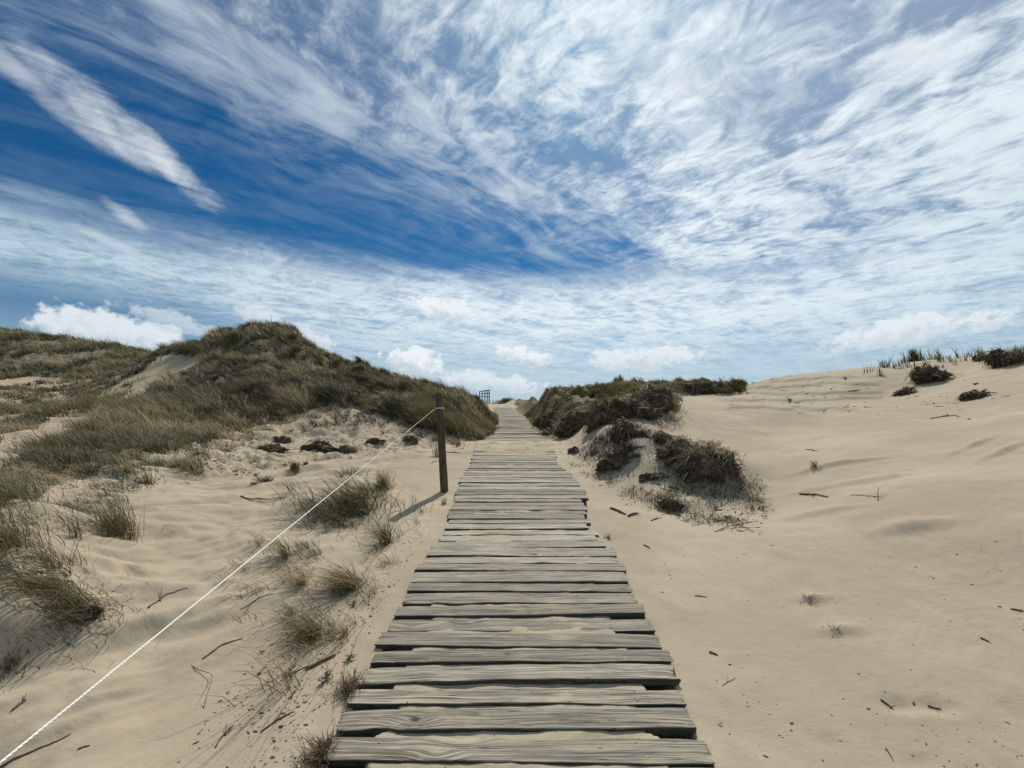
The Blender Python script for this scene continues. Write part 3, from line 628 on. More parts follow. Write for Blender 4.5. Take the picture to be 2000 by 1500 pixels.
mass('dune_grass', 'taller swept tussocks of straw and olive grass on the left hill', 'grass', HILL, 1000, 2.2, 26, 70, 0.50, 33, clump=.75, cs_=1.9, hue=(.1, 1.0), bend=(.4, 1.5), splay=.55, spread=.24)
mass('heath_scrub', 'dark low heath scrub in patches on the left hill', 'scrub', HILL, 1500, 6, 27, 40, 0.24, 43, clump=.15, cs_=.55, m='root', hue=(.0, .7), bend=(.2, 1.3), splay=2, spread=.3)
mass('dune_grass', 'dark patchy grass and heath along the sandy spur at far left', 'grass', SPUR, 1500, 3, 27, 16, 0.24, 5, clump=.35, cs_=1.2, hue=(0, .5), bend=(.4, 1.2))
mass('dune_grass', 'olive grass on the distant dune at the left edge', 'grass', FARD, 6500, 22, 50, 14, 0.62, 7, clump=.45, cs_=.35, hue=(.1, .7), spread=.5, xhi=-8, bend=(.4, 1.0))
mass('dune_grass', 'dark olive grass on the low dune right of the distant path', 'grass', RHIL, 4500, 8.5, 26, 18, 0.23, 9, clump=.6, hue=(0, .6), bend=(.3, 1.1), xlo=.5)
TOE = [(300,905),(400,862),(540,822),(620,796),(700,800),(800,826),(900,850),(900,872),(780,850),(640,835),(520,862),(420,892),(330,935),(200,985),(90,1030),(0,1085),(0,1060),(190,950)]
mass('sparse_grass', 'sparse pale grass thinning out onto sand at the foot of the left hill', 'grass', TOE, 420, 2.2, 14, 12, 0.22, 15, clump=.3, cs_=1.5, hue=(.3, 1), bend=(.5, 1.4), spread=.12)

# ------------------------------------------------------------ single tufts
def at(px, py, dmin=1.2):
    d = GD(px, py, dmin); x = (px - CX) / F * d; return x, d, float(hq(x, d))
def tuft(px, py, h, nb, spread, label, lean=(-1, -.55), bend=(.4, 1.1), hue=(.4, .7), m='grass', splay=.6, seed=None, wid=.0035, name='grass_tuft', cat='grass tuft', group='marram tufts on the sand', far=1.2):
    x, y, z = at(px, py, far); seed = seed or int(px * 7 + py)
    if y < 5 and h > .12 and px < 1000 and px > 500: h *= 1.35; nb = int(nb * 1.25); wid = .0026
    root = empty(name, (x, y, z)); tag(root, label, cat, group)
    o_ = np.array([x, y, z]); a1 = np.array([x]), np.array([y]), np.array([z])
    arr = tuft_arrays(*a1, nb, h, spread, lean=lean, bend=bend, wid=max(wid, WP * y), hue=hue, splay=splay, seed=seed)
    grass_obj('blades', arr, M[m], 5, seed, root, o_)
    nd = max(12, nb // 3)
    arr = tuft_arrays(*a1, nd, h * .55, spread * 1.5, lean=lean, bend=(.9, 1.8), wid=max(wid, WP * y), hue=(.5, 1), splay=1.4, seed=seed + 1)
    grass_obj('dead_blades', arr, M['dry'], 4, seed + 1, root, o_)
    return root
T = [
 (700, 985, .30, 420, .55, 'large dark sprawling grass clump under the rope, left of the wooden post', dict(bend=(.8, 1.7), hue=(0, .25))),
 (640, 1010, .20, 220, .40, 'low dark flattened grass beside the large clump under the rope', dict(bend=(1., 1.8), hue=(0, .3))),
 (750, 952, .30, 130, .12, 'pale spiky grass tuft just behind the large dark clump near the post', dict(bend=(.2, .8), splay=1.4, hue=(.5, .9))),
 (235, 1045, .36, 230, .13, 'upright green and straw grass tuft standing alone on the left bank', dict(bend=(.25, .9), hue=(.4, .7), splay=.8)),
 (382, 922, .34, 130, .14, 'upright straw tuft at the lower edge of the grassy hill', dict(bend=(.3, .9), hue=(.5, .8))),
 (150, 1052, .26, 22, .05, 'thin dark sprig left of the lone upright tuft', dict(bend=(.1, .6), hue=(.1, .4))),
 (290, 945, .24, 26, .06, 'thin grass sprig on the bank above the lone upright tuft', dict(bend=(.1, .7))),
 (252, 925, .30, 60, .09, 'small pale tuft at the hill foot, between sprig and hill', dict(bend=(.3, .9), hue=(.5, .9))),
 (30, 1066, .25, 380, .28, 'bushy olive grass clump at the left edge of the picture', dict(bend=(.3, 1.1), hue=(.2, .7))),
 (-60, 1010, .3, 300, .4, 'tall olive grass clump cut by the left picture edge', dict(bend=(.3, 1.1), hue=(.3, .7))),
 (165, 1195, .13, 420, .20, 'dark low tussock with long grass trailing left, lower left bank', dict(bend=(.9, 1.8), hue=(.0, .35), lean=(-1, -.5))),
 (110, 1150, .16, 200, .2, 'straw coloured trailing grass above the dark low tussock', dict(bend=(.9, 1.7), hue=(.4, .9), lean=(-1, -.3))),
 (120, 1105, .18, 90, .14, 'loose straw grass below the bushy olive clump', dict(bend=(.7, 1.6), hue=(.5, 1))),
 (22, 1308, .09, 150, .08, 'small brown mossy tuft at the lower left edge', dict(bend=(.2, .8), hue=(.3, .6), m='dry', splay=2)),
 (688, 1148, .27, 230, .10, 'swept straw tuft lying to the left beside the boardwalk', dict(bend=(1.0, 1.8), hue=(.6, 1), lean=(-1, -.35), splay=.35)),
 (755, 1062, .28, 90, .07, 'sparse tuft near the left boardwalk edge below the post shadow', dict(bend=(.4, 1.5), hue=(.3, .8), splay=.9)),
 (560, 1088, .24, 60, .08, 'sparse pale tuft just below the rope', dict(bend=(.6, 1.5), hue=(.6, 1), splay=.7)),
 (592, 1140, .16, 70, .06, 'small straw tuft between rope and swept tuft', dict(bend=(.8, 1.6), hue=(.7, 1), splay=.6)),
 (612, 1245, .13, 260, .15, 'dark green low tuft with long shadow below the swept tuft', dict(bend=(.6, 1.5), hue=(0, .3))),
 (690, 1352, .10, 420, .085, 'brown bristly tuft against the plank ends in the left foreground', dict(bend=(.3, 1.0), hue=(.2, .6), m='dry', splay=1.6)),
 (632, 1480, .10, 480, .10, 'dark bristly tuft against the nearest plank ends at the bottom', dict(bend=(.3, 1.1), hue=(.0, .4), m='dry', splay=1.4)),
 (868, 985, .12, 40, .05, 'tiny tuft at the foot of the wooden post', dict(bend=(.2, .8), hue=(.6, 1), splay=2)),
 (1188, 1052, .07, 40, .03, 'tiny dry tuft touching the right plank ends', dict(bend=(.1, .7), m='dry', splay=2)),
 (1580, 1172, .05, 60, .06, 'small dry weed half buried in the right sand', dict(bend=(.6, 1.5), m='dry', splay=2)),
 (1630, 1232, .06, 18, .03, 'tiny weed below the half buried weed on the right sand', dict(bend=(.2, 1.), m='dry', splay=2)),
 (1785, 706, .5, 160, .18, 'tallest grass tuft on the right dune crest', dict(bend=(.1, .6), hue=(.0, .5))),
 (1985, 706, .45, 260, .3, 'dark grass tuft hanging over the crest at the right edge', dict(bend=(.3, 1), hue=(.0, .4))),
 (1720, 734, .35, 14, .08, 'few thin stems on the slope below the right crest', dict(bend=(.1, .5), hue=(.2, .6), m='dry')),
 (855, 892, .40, 26, .12, 'thin dry stems on sand just left of the post', dict(bend=(.1, .7), m='dry', hue=(.2, .6))),
 (1590, 912, .14, 26, .08, 'little dark twiggy weed on the open right slope', dict(bend=(.2, .9), m='root', splay=2)),
 (987, 787, .75, 420, 1.1, 'round dark bush on the skyline where the path ends', dict(far=37, bend=(.2, .8), hue=(0, .3), splay=2)),
 (520, 940, .12, 120, .14, 'low brown weed on the churned sand below the hill', dict(bend=(.5, 1.5), m='dry', hue=(0, .5), splay=2)),
 (498, 946, .07, 60, .07, 'smaller brown weed left of its twin on the churned sand', dict(bend=(.5, 1.5), m='dry', hue=(0, .5), splay=2)),
 (575, 916, .13, 180, .08, 'round brown cushion weed right of the low brown weed', dict(bend=(.2, .8), m='dry', hue=(.0, .4), splay=2)),
 (597, 908, .08, 70, .05, 'small brown cushion beside the round cushion weed', dict(bend=(.2, .8), m='dry', hue=(.0, .4), splay=2)),
]
for (px, py, h, nb, sp, lab, kw) in T: tuft(px, py, h, nb, sp, lab, **kw)
# ragged crest line of thin grass on the right dune
CREST = [(1690,728),(1720,712),(1800,700),(1900,690),(2000,676),(2150,650),(2150,690),(1990,706),(1880,716),(1760,724),(1700,732)]
mass('crest_grass', 'row of thin grass along the right dune crest', 'grass', CREST, 150, 8, 16, 9, 0.34, 21, clump=.6, hue=(.2, .7), bend=(.05, .6), spread=.12)

# ------------------------------------------------------------ root clumps on the eroded hummock
def hairs(P0, Nn, L, g, hue, m, seed, wid, name, parent, side=(0, 0, 0), seg=5):
    r = np.random.default_rng(seed); n = len(P0); t = np.linspace(0, 1, seg + 1)[None, :, None]
    dv = Nn * .55 + r.normal(size=(n, 3)) * .75 + np.array([-.25, -.3, -.35 if m == 'root' else .2]); dv /= np.linalg.norm(dv, axis=1)[:, None] + 1e-6
    L = L * r.uniform(.3, 1.1, n); gg = g * r.uniform(.4, 1.3, n)
    pt = P0[:, None] + dv[:, None] * L[:, None, None] * t + np.array([0, 0, -1.0]) * (gg * L)[:, None, None] * t ** 2
    pt += r.normal(size=(n, 1, 3)) * .08 * L[:, None, None] * np.sin(t * math.pi * 1.5)
    wv = r.normal(size=(n, 3)); wv /= np.linalg.norm(wv, axis=1)[:, None]; wv *= wid / 2
    tw = np.clip(1.05 - t ** 2, .1, 1); A_ = pt - wv[:, None] * tw; B_ = pt + wv[:, None] * tw
    V = np.stack([A_, B_], 2).reshape(n, -1, 3); k = 2 * (seg + 1); q = np.arange(seg)
    f = np.stack([2 * q, 2 * q + 1, 2 * q + 3, 2 * q + 2], -1)[None] + (np.arange(n) * k)[:, None, None]
    hu = np.repeat(np.clip(r.uniform(hue[0], hue[1], n), 0, 1), k); tv = np.tile(np.repeat(np.linspace(0, 1, seg + 1), 2), n)
    return mesh_np(name, V.reshape(-1, 3), f.reshape(-1, 4), M[m], parent, True, {'hue': hu, 'tt': tv})
def rootclump(px, py, w_, h_, dep, label, tilt=0.0, seed=1, nh=300, L=.25, grass=0, gh=.2, rough=.6, sink=.45, hang=1.2, name='root_clump', yaw=0.0):
    """px,py: foot of the clump in the photograph; w_,h_ its size in photo px; dep depth/width ratio"""
    x, y, z = at(px, py); W_ = w_ / F * y; H_ = h_ / F * y; y += W_ * dep * .5; z = float(hq(x, y)) if dep < .4 else z
    root = empty(name, (x, y, z)); tag(root, label, 'root clump', 'dark root clumps'); root.rotation_euler = (0, tilt, yaw)
    nu, nv = 60, 34; th = np.linspace(0, 2 * math.pi, nu, endpoint=False); ph = np.linspace(0.02, math.pi - .02, nv)
    TH, PH = np.meshgrid(th, ph); nx, ny, nz_ = np.sin(PH) * np.cos(TH), np.sin(PH) * np.sin(TH), np.cos(PH)
    rr = 1 + rough * .75 * (fbm(nx * 1.7 + seed, ny * 1.7 + nz_ * 1.9, 5, seed, .62)) + rough * .3 * fbm(nz_ * 4 + nx * 2, ny * 4 + seed, 4, seed + 3, .6)
    W_ *= .86; rr = np.maximum(rr, .35)
    V = np.stack([nx * rr * W_ / 2, ny * rr * W_ * dep / 2, nz_ * rr * H_ * (.5 + sink * .4) + H_ * (.5 - sink * .5)], -1).reshape(-1, 3)
    ix = np.arange(nu * nv).reshape(nv, nu); nxt = np.roll(ix, -1, 1)
    fq = np.stack([ix[:-1], ix[1:], nxt[1:], nxt[:-1]], -1).reshape(-1, 4)
    mesh_np('root_mass', V, fq, M['soil'], root)
    r = np.random.default_rng(seed + 50); nh = int(nh * 1.25); L = L * .85; k = r.integers(0, nu * nv, nh); k = k[(nz_.ravel()[k] > -.35)]
    Nn = np.stack([nx.ravel()[k], ny.ravel()[k], nz_.ravel()[k]], 1)
    wd = max(.003, WP * y * 1.2)
    hairs(V[k] * .97, Nn * np.array([1, 1, .5]) + np.array([0, -.3, .1]), L, hang, (0, .8), 'root', seed + 2, wd, 'roots', root)
    if grass:
        k = r.integers(0, nu * nv, grass * 3); k = k[nz_.ravel()[k] > .35][:grass]
        Nn = np.stack([nx.ravel()[k], ny.ravel()[k], nz_.ravel()[k]], 1)
        hairs(V[k] * .98, Nn * np.array([.5, .4, 1.]) + np.array([-.5, -.2, .2]), gh, .7, (.2, 1), 'dry', seed + 6, wd, 'grass_blades', root)
    return root
RC = [ # foot px, foot py, w, h, depth ratio, label, opts
 (1245, 820, 112, 44, .7, 'largest dark root clump, hanging over the hummock crest', dict(seed=3, nh=900, L=.3, grass=300, gh=.28, hang=1.5)),
 (1285, 806, 62, 52, .7, 'dark grassy clump at the right end of the hummock crest', dict(seed=5, nh=500, L=.3, grass=400, gh=.35)),
 (1180, 830, 60, 40, .6, 'ragged dark roots left of the largest root clump', dict(seed=7, nh=420, L=.35, hang=1.6, grass=120)),
 (1130, 842, 70, 32, .6, 'slanting dark overhang of roots above the sandy foot', dict(seed=9, nh=420, L=.35, tilt=-.45, grass=150)),
 (1082, 838, 62, 30, .7, 'leftmost dark overhang, touching the far boardwalk edge', dict(seed=11, nh=420, L=.3, tilt=-.5, grass=200)),
 (1225, 862, 66, 34, .6, 'tangled clump with pale roots in the middle of the hummock', dict(seed=13, nh=520, L=.4, hang=1.8, grass=120)),
 (1225, 905, 80, 30, .5, 'dark root tangle halfway down the hummock face', dict(seed=15, nh=600, L=.26, hang=1.6, sink=.6)),
 (1188, 918, 44, 16, .5, 'small dark tangle left of the halfway root tangle', dict(seed=17, nh=220, L=.18, sink=.6)),
 (1300, 872, 46, 22, .6, 'grassy root cushion on the hummock shoulder', dict(seed=19, nh=260, L=.2, grass=260, gh=.2)),
 (1396, 950, 120, 66, .65, 'big overhanging brown root mass on the right end of the hummock', dict(seed=21, nh=1300, L=.34, tilt=.42, grass=900, gh=.26, hang=1.2, rough=.42, sink=.55)),
 (1330, 905, 70, 36, .6, 'dark grass and root tangle left of the big brown root mass', dict(seed=23, nh=500, L=.26, grass=350, gh=.2, tilt=.2)),
 (1280, 940, 50, 14, .5, 'flat dark scrap of roots low on the hummock', dict(seed=25, nh=200, L=.16, sink=.6, tilt=-.15)),
 (1318, 1000, 50, 18, .5, 'twiggy dark scrap near the foot of the hummock', dict(seed=27, nh=260, L=.24, sink=.7, tilt=.4)),
 (1125, 886, 26, 12, .6, 'small brown lump between boardwalk and hummock', dict(seed=29, nh=80, L=.08, sink=.5, tilt=-.5)),
 (1838, 746, 50, 26, .8, 'dark twiggy root ball high on the right slope', dict(seed=31, nh=900, L=.35, hang=.6, rough=.7, sink=.4)),
 (1777, 770, 40, 10, .6, 'flat dark root scrap left of the twiggy root ball', dict(seed=33, nh=260, L=.25, tilt=-.3, sink=.5)),
 (1914, 778, 50, 13, .5, 'slanting dark root scrap right of the twiggy root ball', dict(seed=35, nh=320, L=.22, tilt=-.45, sink=.5)),
 (1985, 712, 50, 26, .7, 'dark heather clump on the crest at the right edge', dict(seed=37, nh=500, L=.3, grass=200, gh=.3)),
 (1925, 703, 26, 9, .6, 'tiny dark clump on the crest beside the heather clump', dict(seed=39, nh=120, L=.15)),
 (1385, 766, 90, 20, .6, 'dark heath clump on the skyline right of the low dune', dict(seed=41, nh=400, L=.4, grass=400, gh=.4)),
 (1440, 758, 34, 14, .7, 'small heath clump where the skyline meets the right dune', dict(seed=43, nh=200, L=.3, grass=200, gh=.4)),
 (620, 882, 60, 15, .6, 'dark exposed roots in a hollow below the left hill', dict(seed=45, nh=520, L=.2, sink=.6)),
 (520, 882, 50, 11, .6, 'patch of dark heath roots left of the root hollow', dict(seed=47, nh=420, L=.2, sink=.6, grass=160, gh=.12)),
 (672, 884, 34, 11, .6, 'brown crumbling root edge right of the root hollow', dict(seed=49, nh=300, L=.2, sink=.6)),
 (800, 866, 28, 13, .5, 'small brown root edge below the grass left of the post', dict(seed=51, nh=240, L=.25, sink=.5)),
 (545, 866, 30, 12, .5, 'little dark scrap above the heath roots', dict(seed=53, nh=160, L=.15, sink=.5)),
 (730, 868, 40, 12, .5, 'thin dark root ledge between root hollow and post', dict(seed=55, nh=200, L=.2, sink=.5)),
 (155, 1210, 44, 16, .7, 'dark soil clod under the low tussock on the left bank', dict(seed=57, nh=260, L=.12, sink=.5)),
 (680, 1010, 60, 26, .6, 'dark soil clod under the large grass clump by the rope', dict(seed=59, nh=260, L=.16, sink=.5)),
]
for (px, py, w_, h_, dep, lab, kw) in RC: rootclump(px, py, w_, h_, dep, lab, **kw)

# ------------------------------------------------------------ sticks, twigs, bark
def stick(p0, p1, rad, label, name='driftwood_stick', cat='stick', bow=0.05, lift=.015, seed=0, forks=0, group='twigs and sticks on the sand', end_up=0.0, m='twig'):
    a = at(*p0); b_ = at(*p1); rad *= .8 if rad < .012 else 1; r = np.random.default_rng(seed + int(p0[0] + p0[1])); n = 12; tq = np.linspace(0, 1, n)
    L = math.dist(a, b_); per = np.array([-(b_[1] - a[1]), b_[0] - a[0], 0]) / max(L, 1e-3)
    def mk(A0, B0, rd, bw, up):
        A0 = np.array(A0); B0 = np.array(B0); LL_ = np.linalg.norm(B0 - A0); pts = A0 + (B0 - A0) * tq[:, None] + per * (LL_ * (bw * np.sin(tq * math.pi) + .035 * fbm(tq * 4 + A0[0] * 9, tq * 0, 3, 5)))[:, None]
        g_ = hq(pts[:, 0], pts[:, 1]); pts[:, 2] = np.maximum(g_, 0 * g_ + g_) + rd * .5 + lift * LL_ * np.sin(tq * math.pi) + up * tq ** 1.5
        return tube(pts, rd * (1 - .55 * tq) * (1 + .15 * r.normal(size=n)), 7, seed, .08)
    tb = [mk(a, b_, rad, bow, end_up)]
    for k in range(forks):
        f0 = r.uniform(.2, .7); st_ = np.array(a) + (np.array(b_) - np.array(a)) * f0; en = st_ + (np.array(b_) - np.array(a)) * r.uniform(.2, .45) + per * L * r.choice([-1, 1]) * r.uniform(.12, .3)
        tb.append(mk(st_, en, rad * .5, 0, .02 + end_up * .5))
    o = tubes_obj(name, tb, M[m], None, (a[0], a[1], a[2])); tag(o, label, cat, group); return o
stick((470, 972), (558, 972), .010, 'dark curved branch lying on the left bank, forming a slit', bow=.0, forks=0, lift=.02)
stick((480, 975), (545, 977), .005, 'thin stem curving under the dark slit shaped branch', bow=-.2, lift=0)
stick((600, 1308), (655, 1281), .013, 'thick dark driftwood piece left of the boardwalk', bow=.005)
stick((575, 1315), (612, 1300), .005, 'thin twig touching the thick driftwood piece', forks=1)
stick((395, 1288), (474, 1248), .006, 'long thin stick below the rope on open sand', lift=.008)
stick((290, 1188), (330, 1162), .007, 'short dark stick left of the rope on the bank', forks=1)
stick((320, 1165), (368, 1150), .004, 'faint curled twig beside the short dark stick', bow=.02)
stick((505, 1318), (520, 1303), .008, 'stubby dark bark piece left of the thick driftwood', name='bark_piece', cat='bark')
stick((0, 1500), (138, 1434), .006, 'long thin root along the sand at the bottom left', bow=-.02, lift=0)
stick((470, 1192), (533, 1160), .004, 'straight thin stalk left of the swept tuft')
stick((25, 1390), (52, 1368), .006, 'short twig near the left edge of the lower sand', forks=2)
stick((153, 1465), (176, 1457), .005, 'tiny dark twig near the bottom left root')
stick((375, 1300), (398, 1375), .0022, 'thin bent straw standing on the lower left sand', bow=.15, end_up=.05, m='dark')
stick((398, 1385), (415, 1360), .0022, 'second thin straw crossing the bent straw', bow=.1, end_up=.08, m='dark')
stick((510, 1430), (575, 1392), .005, 'bunch of bent stems below the thick driftwood', forks=3, lift=.02)
stick((420, 1460), (455, 1418), .005, 'knotted twig near the bottom of the left sand', forks=3)
stick((1192, 994), (1222, 1006), .016, 'curled brown bark strip right of the boardwalk', name='bark_piece', cat='bark', lift=.03, group='bark pieces on the sand')
stick((1228, 1010), (1245, 1003), .016, 'broken brown bark bit beside the curled strip', name='bark_piece', cat='bark', lift=.02, forks=2, group='bark pieces on the sand')
stick((1272, 1018), (1292, 1012), .008, 'small dark stick right of the bark strips', forks=1)
stick((1258, 1066), (1270, 1072), .010, 'blunt wood chip below the bark strips', name='bark_piece', cat='bark', group='bark pieces on the sand')
stick((1562, 965), (1618, 972), .012, 'dark root breaking through the sand on the right slope', lift=.02, forks=1)
stick((1660, 968), (1728, 972), .005, 'thin dead branch flat on the right slope', forks=3)
stick((1716, 978), (1716, 972), .006, 'short upright twig on the thin dead branch', end_up=.10)
stick((1818, 818), (1870, 812), .012, 'thin branch half buried high on the right slope', forks=2, lift=0)
stick((1575, 878), (1598, 882), .010, 'short dark stick on the middle of the right slope', forks=1)
stick((1385, 1275), (1402, 1282), .009, 'stout wood chip halfway down the right sand', name='bark_piece', cat='bark', group='bark pieces on the sand')
stick((1357, 1164), (1380, 1167), .005, 'thin dark twig right of the middle planks')
stick((1410, 1340), (1437, 1325), .002, 'fine pale straw bent in a v on the right sand', bow=.0, m='dark', forks=1)
stick((1730, 1462), (1745, 1490), .003, 'single straw near the bottom of the right sand', m='dark')
stick((1720, 1368), (1745, 1386), .006, 'dark twig lying in the left footprint', forks=2)
stick((1812, 1380), (1838, 1388), .005, 'dark twig lying in the right footprint', forks=1)
stick((1915, 1248), (1932, 1256), .007, 'dark wood splinter near the right edge', )
stick((1975, 1192), (2005, 1197), .007, 'dark twig cut by the right picture edge', forks=1)
stick((870, 883), (900, 886), .010, 'dark branch on sand right of the post', forks=1)
stick((842, 905), (858, 900), .008, 'dark stick just left of the post')
stick((872, 862), (900, 858), .010, 'twiggy litter on sand behind the post', forks=3)
stick((892, 874), (908, 864), .013, 'stubby forked stick left of the nearer boardwalk end', forks=3, end_up=.05)
stick((1330, 1010), (1262, 985), .006, 'thin twig sticking from the hummock foot', forks=2, end_up=.05)
stick((1385, 1010), (1430, 970), .007, 'pale leaning twig below the big brown root mass', forks=2, end_up=.1)
stick((1395, 1040), (1480, 1018), .005, 'twiggy dead plant spread on sand at the hummock foot', forks=4)
stick((1400, 1015), (1475, 1040), .005, 'second dead plant stem crossing at the hummock foot', forks=3)
stick((1345, 880), (1350, 925), .006, 'bare pale root hanging over the root tangle', end_up=.0, lift=.1, m='twig')
# leafy seedlings
def seedling(px, py, h, label):
    x, y, z = at(px, py); r = np.random.default_rng(int(px)); n = 16; V, Fq, hu, tv = [], [], [], []
    root = empty('seedling', (x, y, z)); tag(root, label, 'seedling', 'green seedlings by the boardwalk')
    for k in range(n):
        a = r.uniform(0, 2 * math.pi); L = h * r.uniform(.5, 1.2); el = r.uniform(.2, 1.2); z0 = h * r.uniform(0, .5)
        dv = np.array([math.cos(a) * math.cos(el), math.sin(a) * math.cos(el), math.sin(el)]); sd = np.array([-math.sin(a), math.cos(a), 0])
        for i, (tq, wq) in enumerate(((0, .1), (.35, 1), (.7, .8), (1, .05))):
            c = dv * L * tq + np.array([0, 0, z0 - .25 * L * tq * tq]); V += [c - sd * wq * h * .11, c + sd * wq * h * .11]; hu += [r.uniform(.2, .8)] * 2; tv += [tq] * 2
        b0 = k * 8; Fq += [(b0 + 2 * i, b0 + 2 * i + 1, b0 + 2 * i + 3, b0 + 2 * i + 2) for i in range(3)]
    mesh_np('leaves', np.array(V), np.array(Fq), M['leafy'], root, True, {'hue': hu, 'tt': tv})
    v, f, c = tube([(0, 0, -.01), (0, 0, h * .3), (.003, 0, h * .6)], [.003, .0025, .001], 5)
    tubes_obj('stem', [(v, f, c)], M['twig'], root)
seedling(567, 1318, .045, 'green seedling left of the thick driftwood piece')
seedling(638, 1330, .05, 'green seedling right below the thick driftwood piece')
seedling(683, 1290, .045, 'dark seedling close to the left plank ends')
seedling(672, 1240, .045, 'reddish seedling above the dark seedling, near the planks')
seedling(690, 1185, .035, 'tiny seedling right below the swept straw tuft')
# litter nobody could count
def litter(name, label, pts, smin, smax, seed, m='twig'):
    r = np.random.default_rng(seed); V, Fq = [], []
    for (x, y, z) in pts:
        a = r.normal() * .7; L = r.uniform(smin, smax) * r.choice([1, 1, 1, 2.0]); wd = L * r.uniform(.08, .38) ; hh = min(wd, .006); c, s2 = math.cos(a), math.sin(a); k = len(V); up = r.uniform(0, .3) * L * (r.random() < .25)
        for i, (tq, wq) in enumerate(((-1, .4), (-.3, 1), (.5, .9), (1, .2))):
            for sg in (-1, 1):
                xx, yy = tq * L / 2, sg * wq * wd / 2
                V.append((x + xx * c - yy * s2, y + xx * s2 + yy * c, z + hh * (.6 if i in (1, 2) else .3) + up * (tq + 1) / 2)); 
        b0 = k + 8
        for i, (tq, wq) in enumerate(((-1, .4), (-.3, 1), (.5, .9), (1, .2))):
            for sg in (-1, 1):
                xx, yy = tq * L / 2, sg * wq * wd / 2
                V.append((x + xx * c - yy * s2, y + xx * s2 + yy * c, z - .003 + up * (tq + 1) / 2))
        for i in range(3):
            Fq += [(k + 2 * i, k + 2 * i + 2, k + 2 * i + 3, k + 2 * i + 1), (b0 + 2 * i, k + 2 * i, k + 2 * i + 1 - 1, b0 + 2 * i + 2) if False else (b0 + 2 * i, b0 + 2 * i + 2, k + 2 * i + 2, k + 2 * i), (k + 2 * i + 1, k + 2 * i + 3, b0 + 2 * i + 3, b0 + 2 * i + 1)]
        Fq += [(k, k + 1, b0 + 1, b0), (k + 7, k + 6, b0 + 6, b0 + 7)]
    o = mesh_np(name, np.array(V), np.array(Fq), M[m], None, False); tag(o, label, 'plant litter', kind='stuff'); return o
def lpts(poly, n, dlo, dhi, seed, clump=.4, cs_=2.5):
    return scatter(poly, n, dlo, dhi, seed=seed, clump=clump, cs_=cs_, xlo=-12, xhi=14)
LL = [(330,1500),(430,1370),(520,1250),(640,1180),(760,1080),(850,1000),(860,1040),(800,1100),(730,1280),(640,1440),(600,1500)]
litter('plant_litter', 'scattered dark plant scraps on the sand left of the boardwalk', lpts(LL, 1050, 1.3, 5, 1), .004, .012, 1)
litter('plant_litter', 'scattered dark plant scraps on the open sand right of the boardwalk', np.vstack([lpts([(1200,1060),(1450,1020),(2000,1060),(2000,1500),(1400,1500),(1330,1330)], 260, 1.3, 5, 2, .25, 1.6)]), .003, .012, 2)
litter('plant_litter', 'dark bits on the churned sand below the left hill', lpts(SCR, 900, 5, 14, 3, .5, 2), .02, .07, 3)
litter('plant_litter', 'dark bits strewn on sand around the hummock', lpts([(1110,880),(1200,850),(1300,850),(1500,930),(1500,1060),(1250,1000),(1150,950)], 420, 3.5, 9, 4, .3, 3), .012, .05, 4)
gapp = np.random.default_rng(5); gx = gapp.uniform(-1.6, 1.5, 260); gy = gapp.uniform(7.75, 11.5, 260); litter('plant_litter', 'dark crumbs on the sand between the two boardwalk sections', np.stack([gx, gy, hq(gx, gy)], 1), .015, .05, 5)
litter('plant_litter', 'dark specks on the upper right dune slope', lpts([(1400,775),(1500,735),(1720,725),(1900,740),(1980,780),(1900,820),(1450,805)], 160, 6, 17, 6, .2, .8), .03, .16, 6)
# crumbs lying on the sand between the near planks
gy = gapp.uniform(1.3, 3.3, 260); gx = gapp.uniform(-.6, .6, 260); gz = hq(gx, gy); litter('plant_litter', 'dark crumbs on the sand strips between the near planks', np.stack([gx, gy, gz], 1), .004, .012, 8)

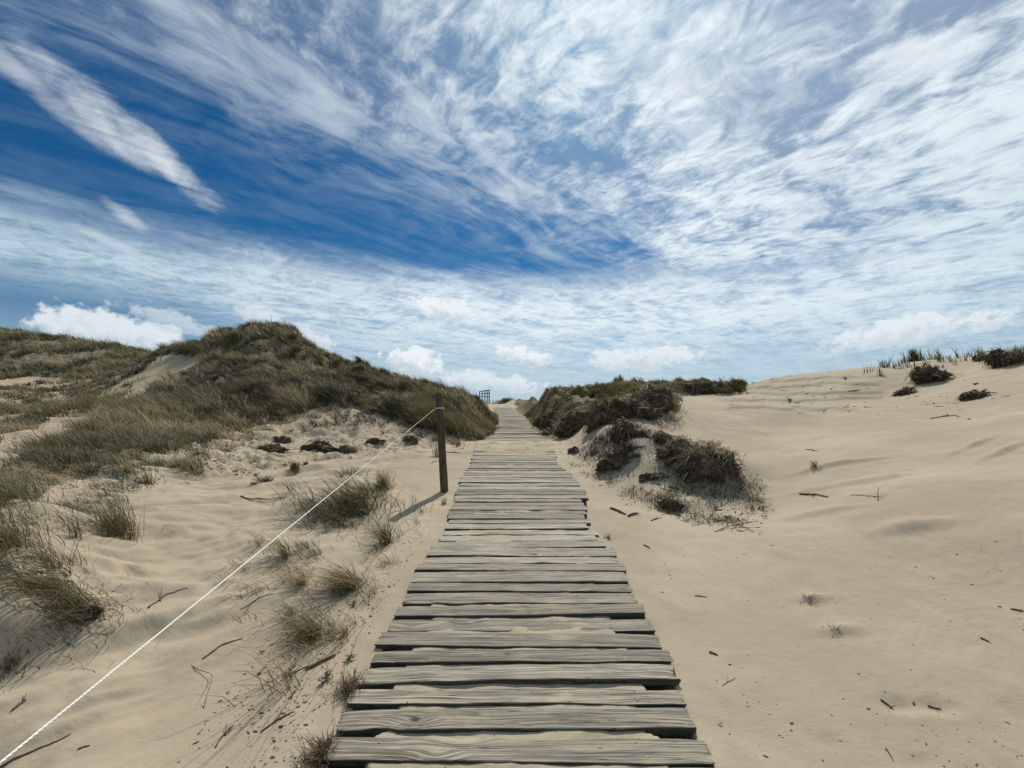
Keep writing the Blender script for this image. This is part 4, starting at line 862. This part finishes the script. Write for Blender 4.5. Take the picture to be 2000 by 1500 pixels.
HUM = [(1110,905),(1160,850),(1230,835),(1320,855),(1420,870),(1490,940),(1490,1000),(1400,1040),(1300,1000),(1220,960),(1150,930)]
mass('hummock_grass', 'thin dead stems and roots trailing down the sandy hummock', 'grass', HUM, 520, 4.2, 9, 9, 0.26, 61, clump=.6, cs_=2.5, m='root', hue=(.0, 1), bend=(.9, 2.0), spread=.14, lean=(-.3, -1), splay=.9)
UPP = [(1050,850),(1080,810),(1180,780),(1320,765),(1330,830),(1260,850),(1130,850)]
mass('hummock_grass', 'thin dead stems and roots under the low right dune', 'grass', UPP, 260, 7, 14, 12, 0.30, 63, clump=.8, cs_=1.5, m='root', hue=(.0, .8), bend=(.9, 2.0), spread=.2, lean=(-.3, -1), splay=.9)

for k, (poly, nn, nb_) in enumerate([([(430,1080),(560,1040),(640,1080),(620,1160),(520,1230),(440,1180)], 26, 16), ([(560,1200),(680,1120),(730,1150),(700,1230),(620,1280)], 26, 18), ([(30,1130),(200,1110),(210,1180),(120,1230),(20,1240)], 26, 20),
      ([(560,960),(700,920),(760,960),(700,1030),(620,1040)], 26, 18), ([(700,1040),(830,1000),(800,1090),(730,1150)], 14, 12), ([(100,930),(380,890),(420,930),(250,990),(120,1060)], 34, 14), ([(520,1300),(620,1250),(660,1340),(560,1420)], 10, 8)]):
    mass('thin_grass', ['long thin grass trailing over the sand below the rope', 'long thin grass around the swept straw tuft', 'long thin grass trailing over the lower left bank', 'long thin grass around the large dark clump', 'thin grass near the foot of the wooden post', 'thin grass on the bank under the hill edge', 'few thin stems beside the thick driftwood'][k],
         'grass', poly, nn, 1.6, 7, nb_, 0.36 if k in (2, 5) else 0.5, 80 + k, clump=.9, cs_=2, hue=(.2, .9), bend=(.6, 1.7), spread=.12, lean=(-.8, -.75), splay=.5)

HOL = [(-100,745),(150,742),(300,700),(260,770),(110,832),(0,862),(-100,880)]
mass('heath_scrub', 'dark scrub dotted over the pale sand hollow at far left', 'scrub', HOL, 170, 9, 30, 46, 0.26, 91, clump=.25, cs_=.9, m='root', hue=(.0, .8), bend=(.2, 1.3), splay=2, spread=.35)
mass('dune_grass', 'thin grass dotted over the pale sand hollow at far left', 'grass', HOL, 260, 8, 30, 16, 0.36, 93, clump=.35, cs_=.7, hue=(.1, .8), bend=(.3, 1.3), splay=1, spread=.3)

YEL = [(800,790),(870,776),(960,800),(978,836),(900,852),(830,840)]
mass('dune_grass', 'yellow green grass at the hill foot behind the wooden post', 'grass', YEL, 420, 9, 19, 26, 0.46, 95, clump=.6, cs_=.8, hue=(.5, 1), bend=(.2, 1.0), splay=.8, spread=.2)
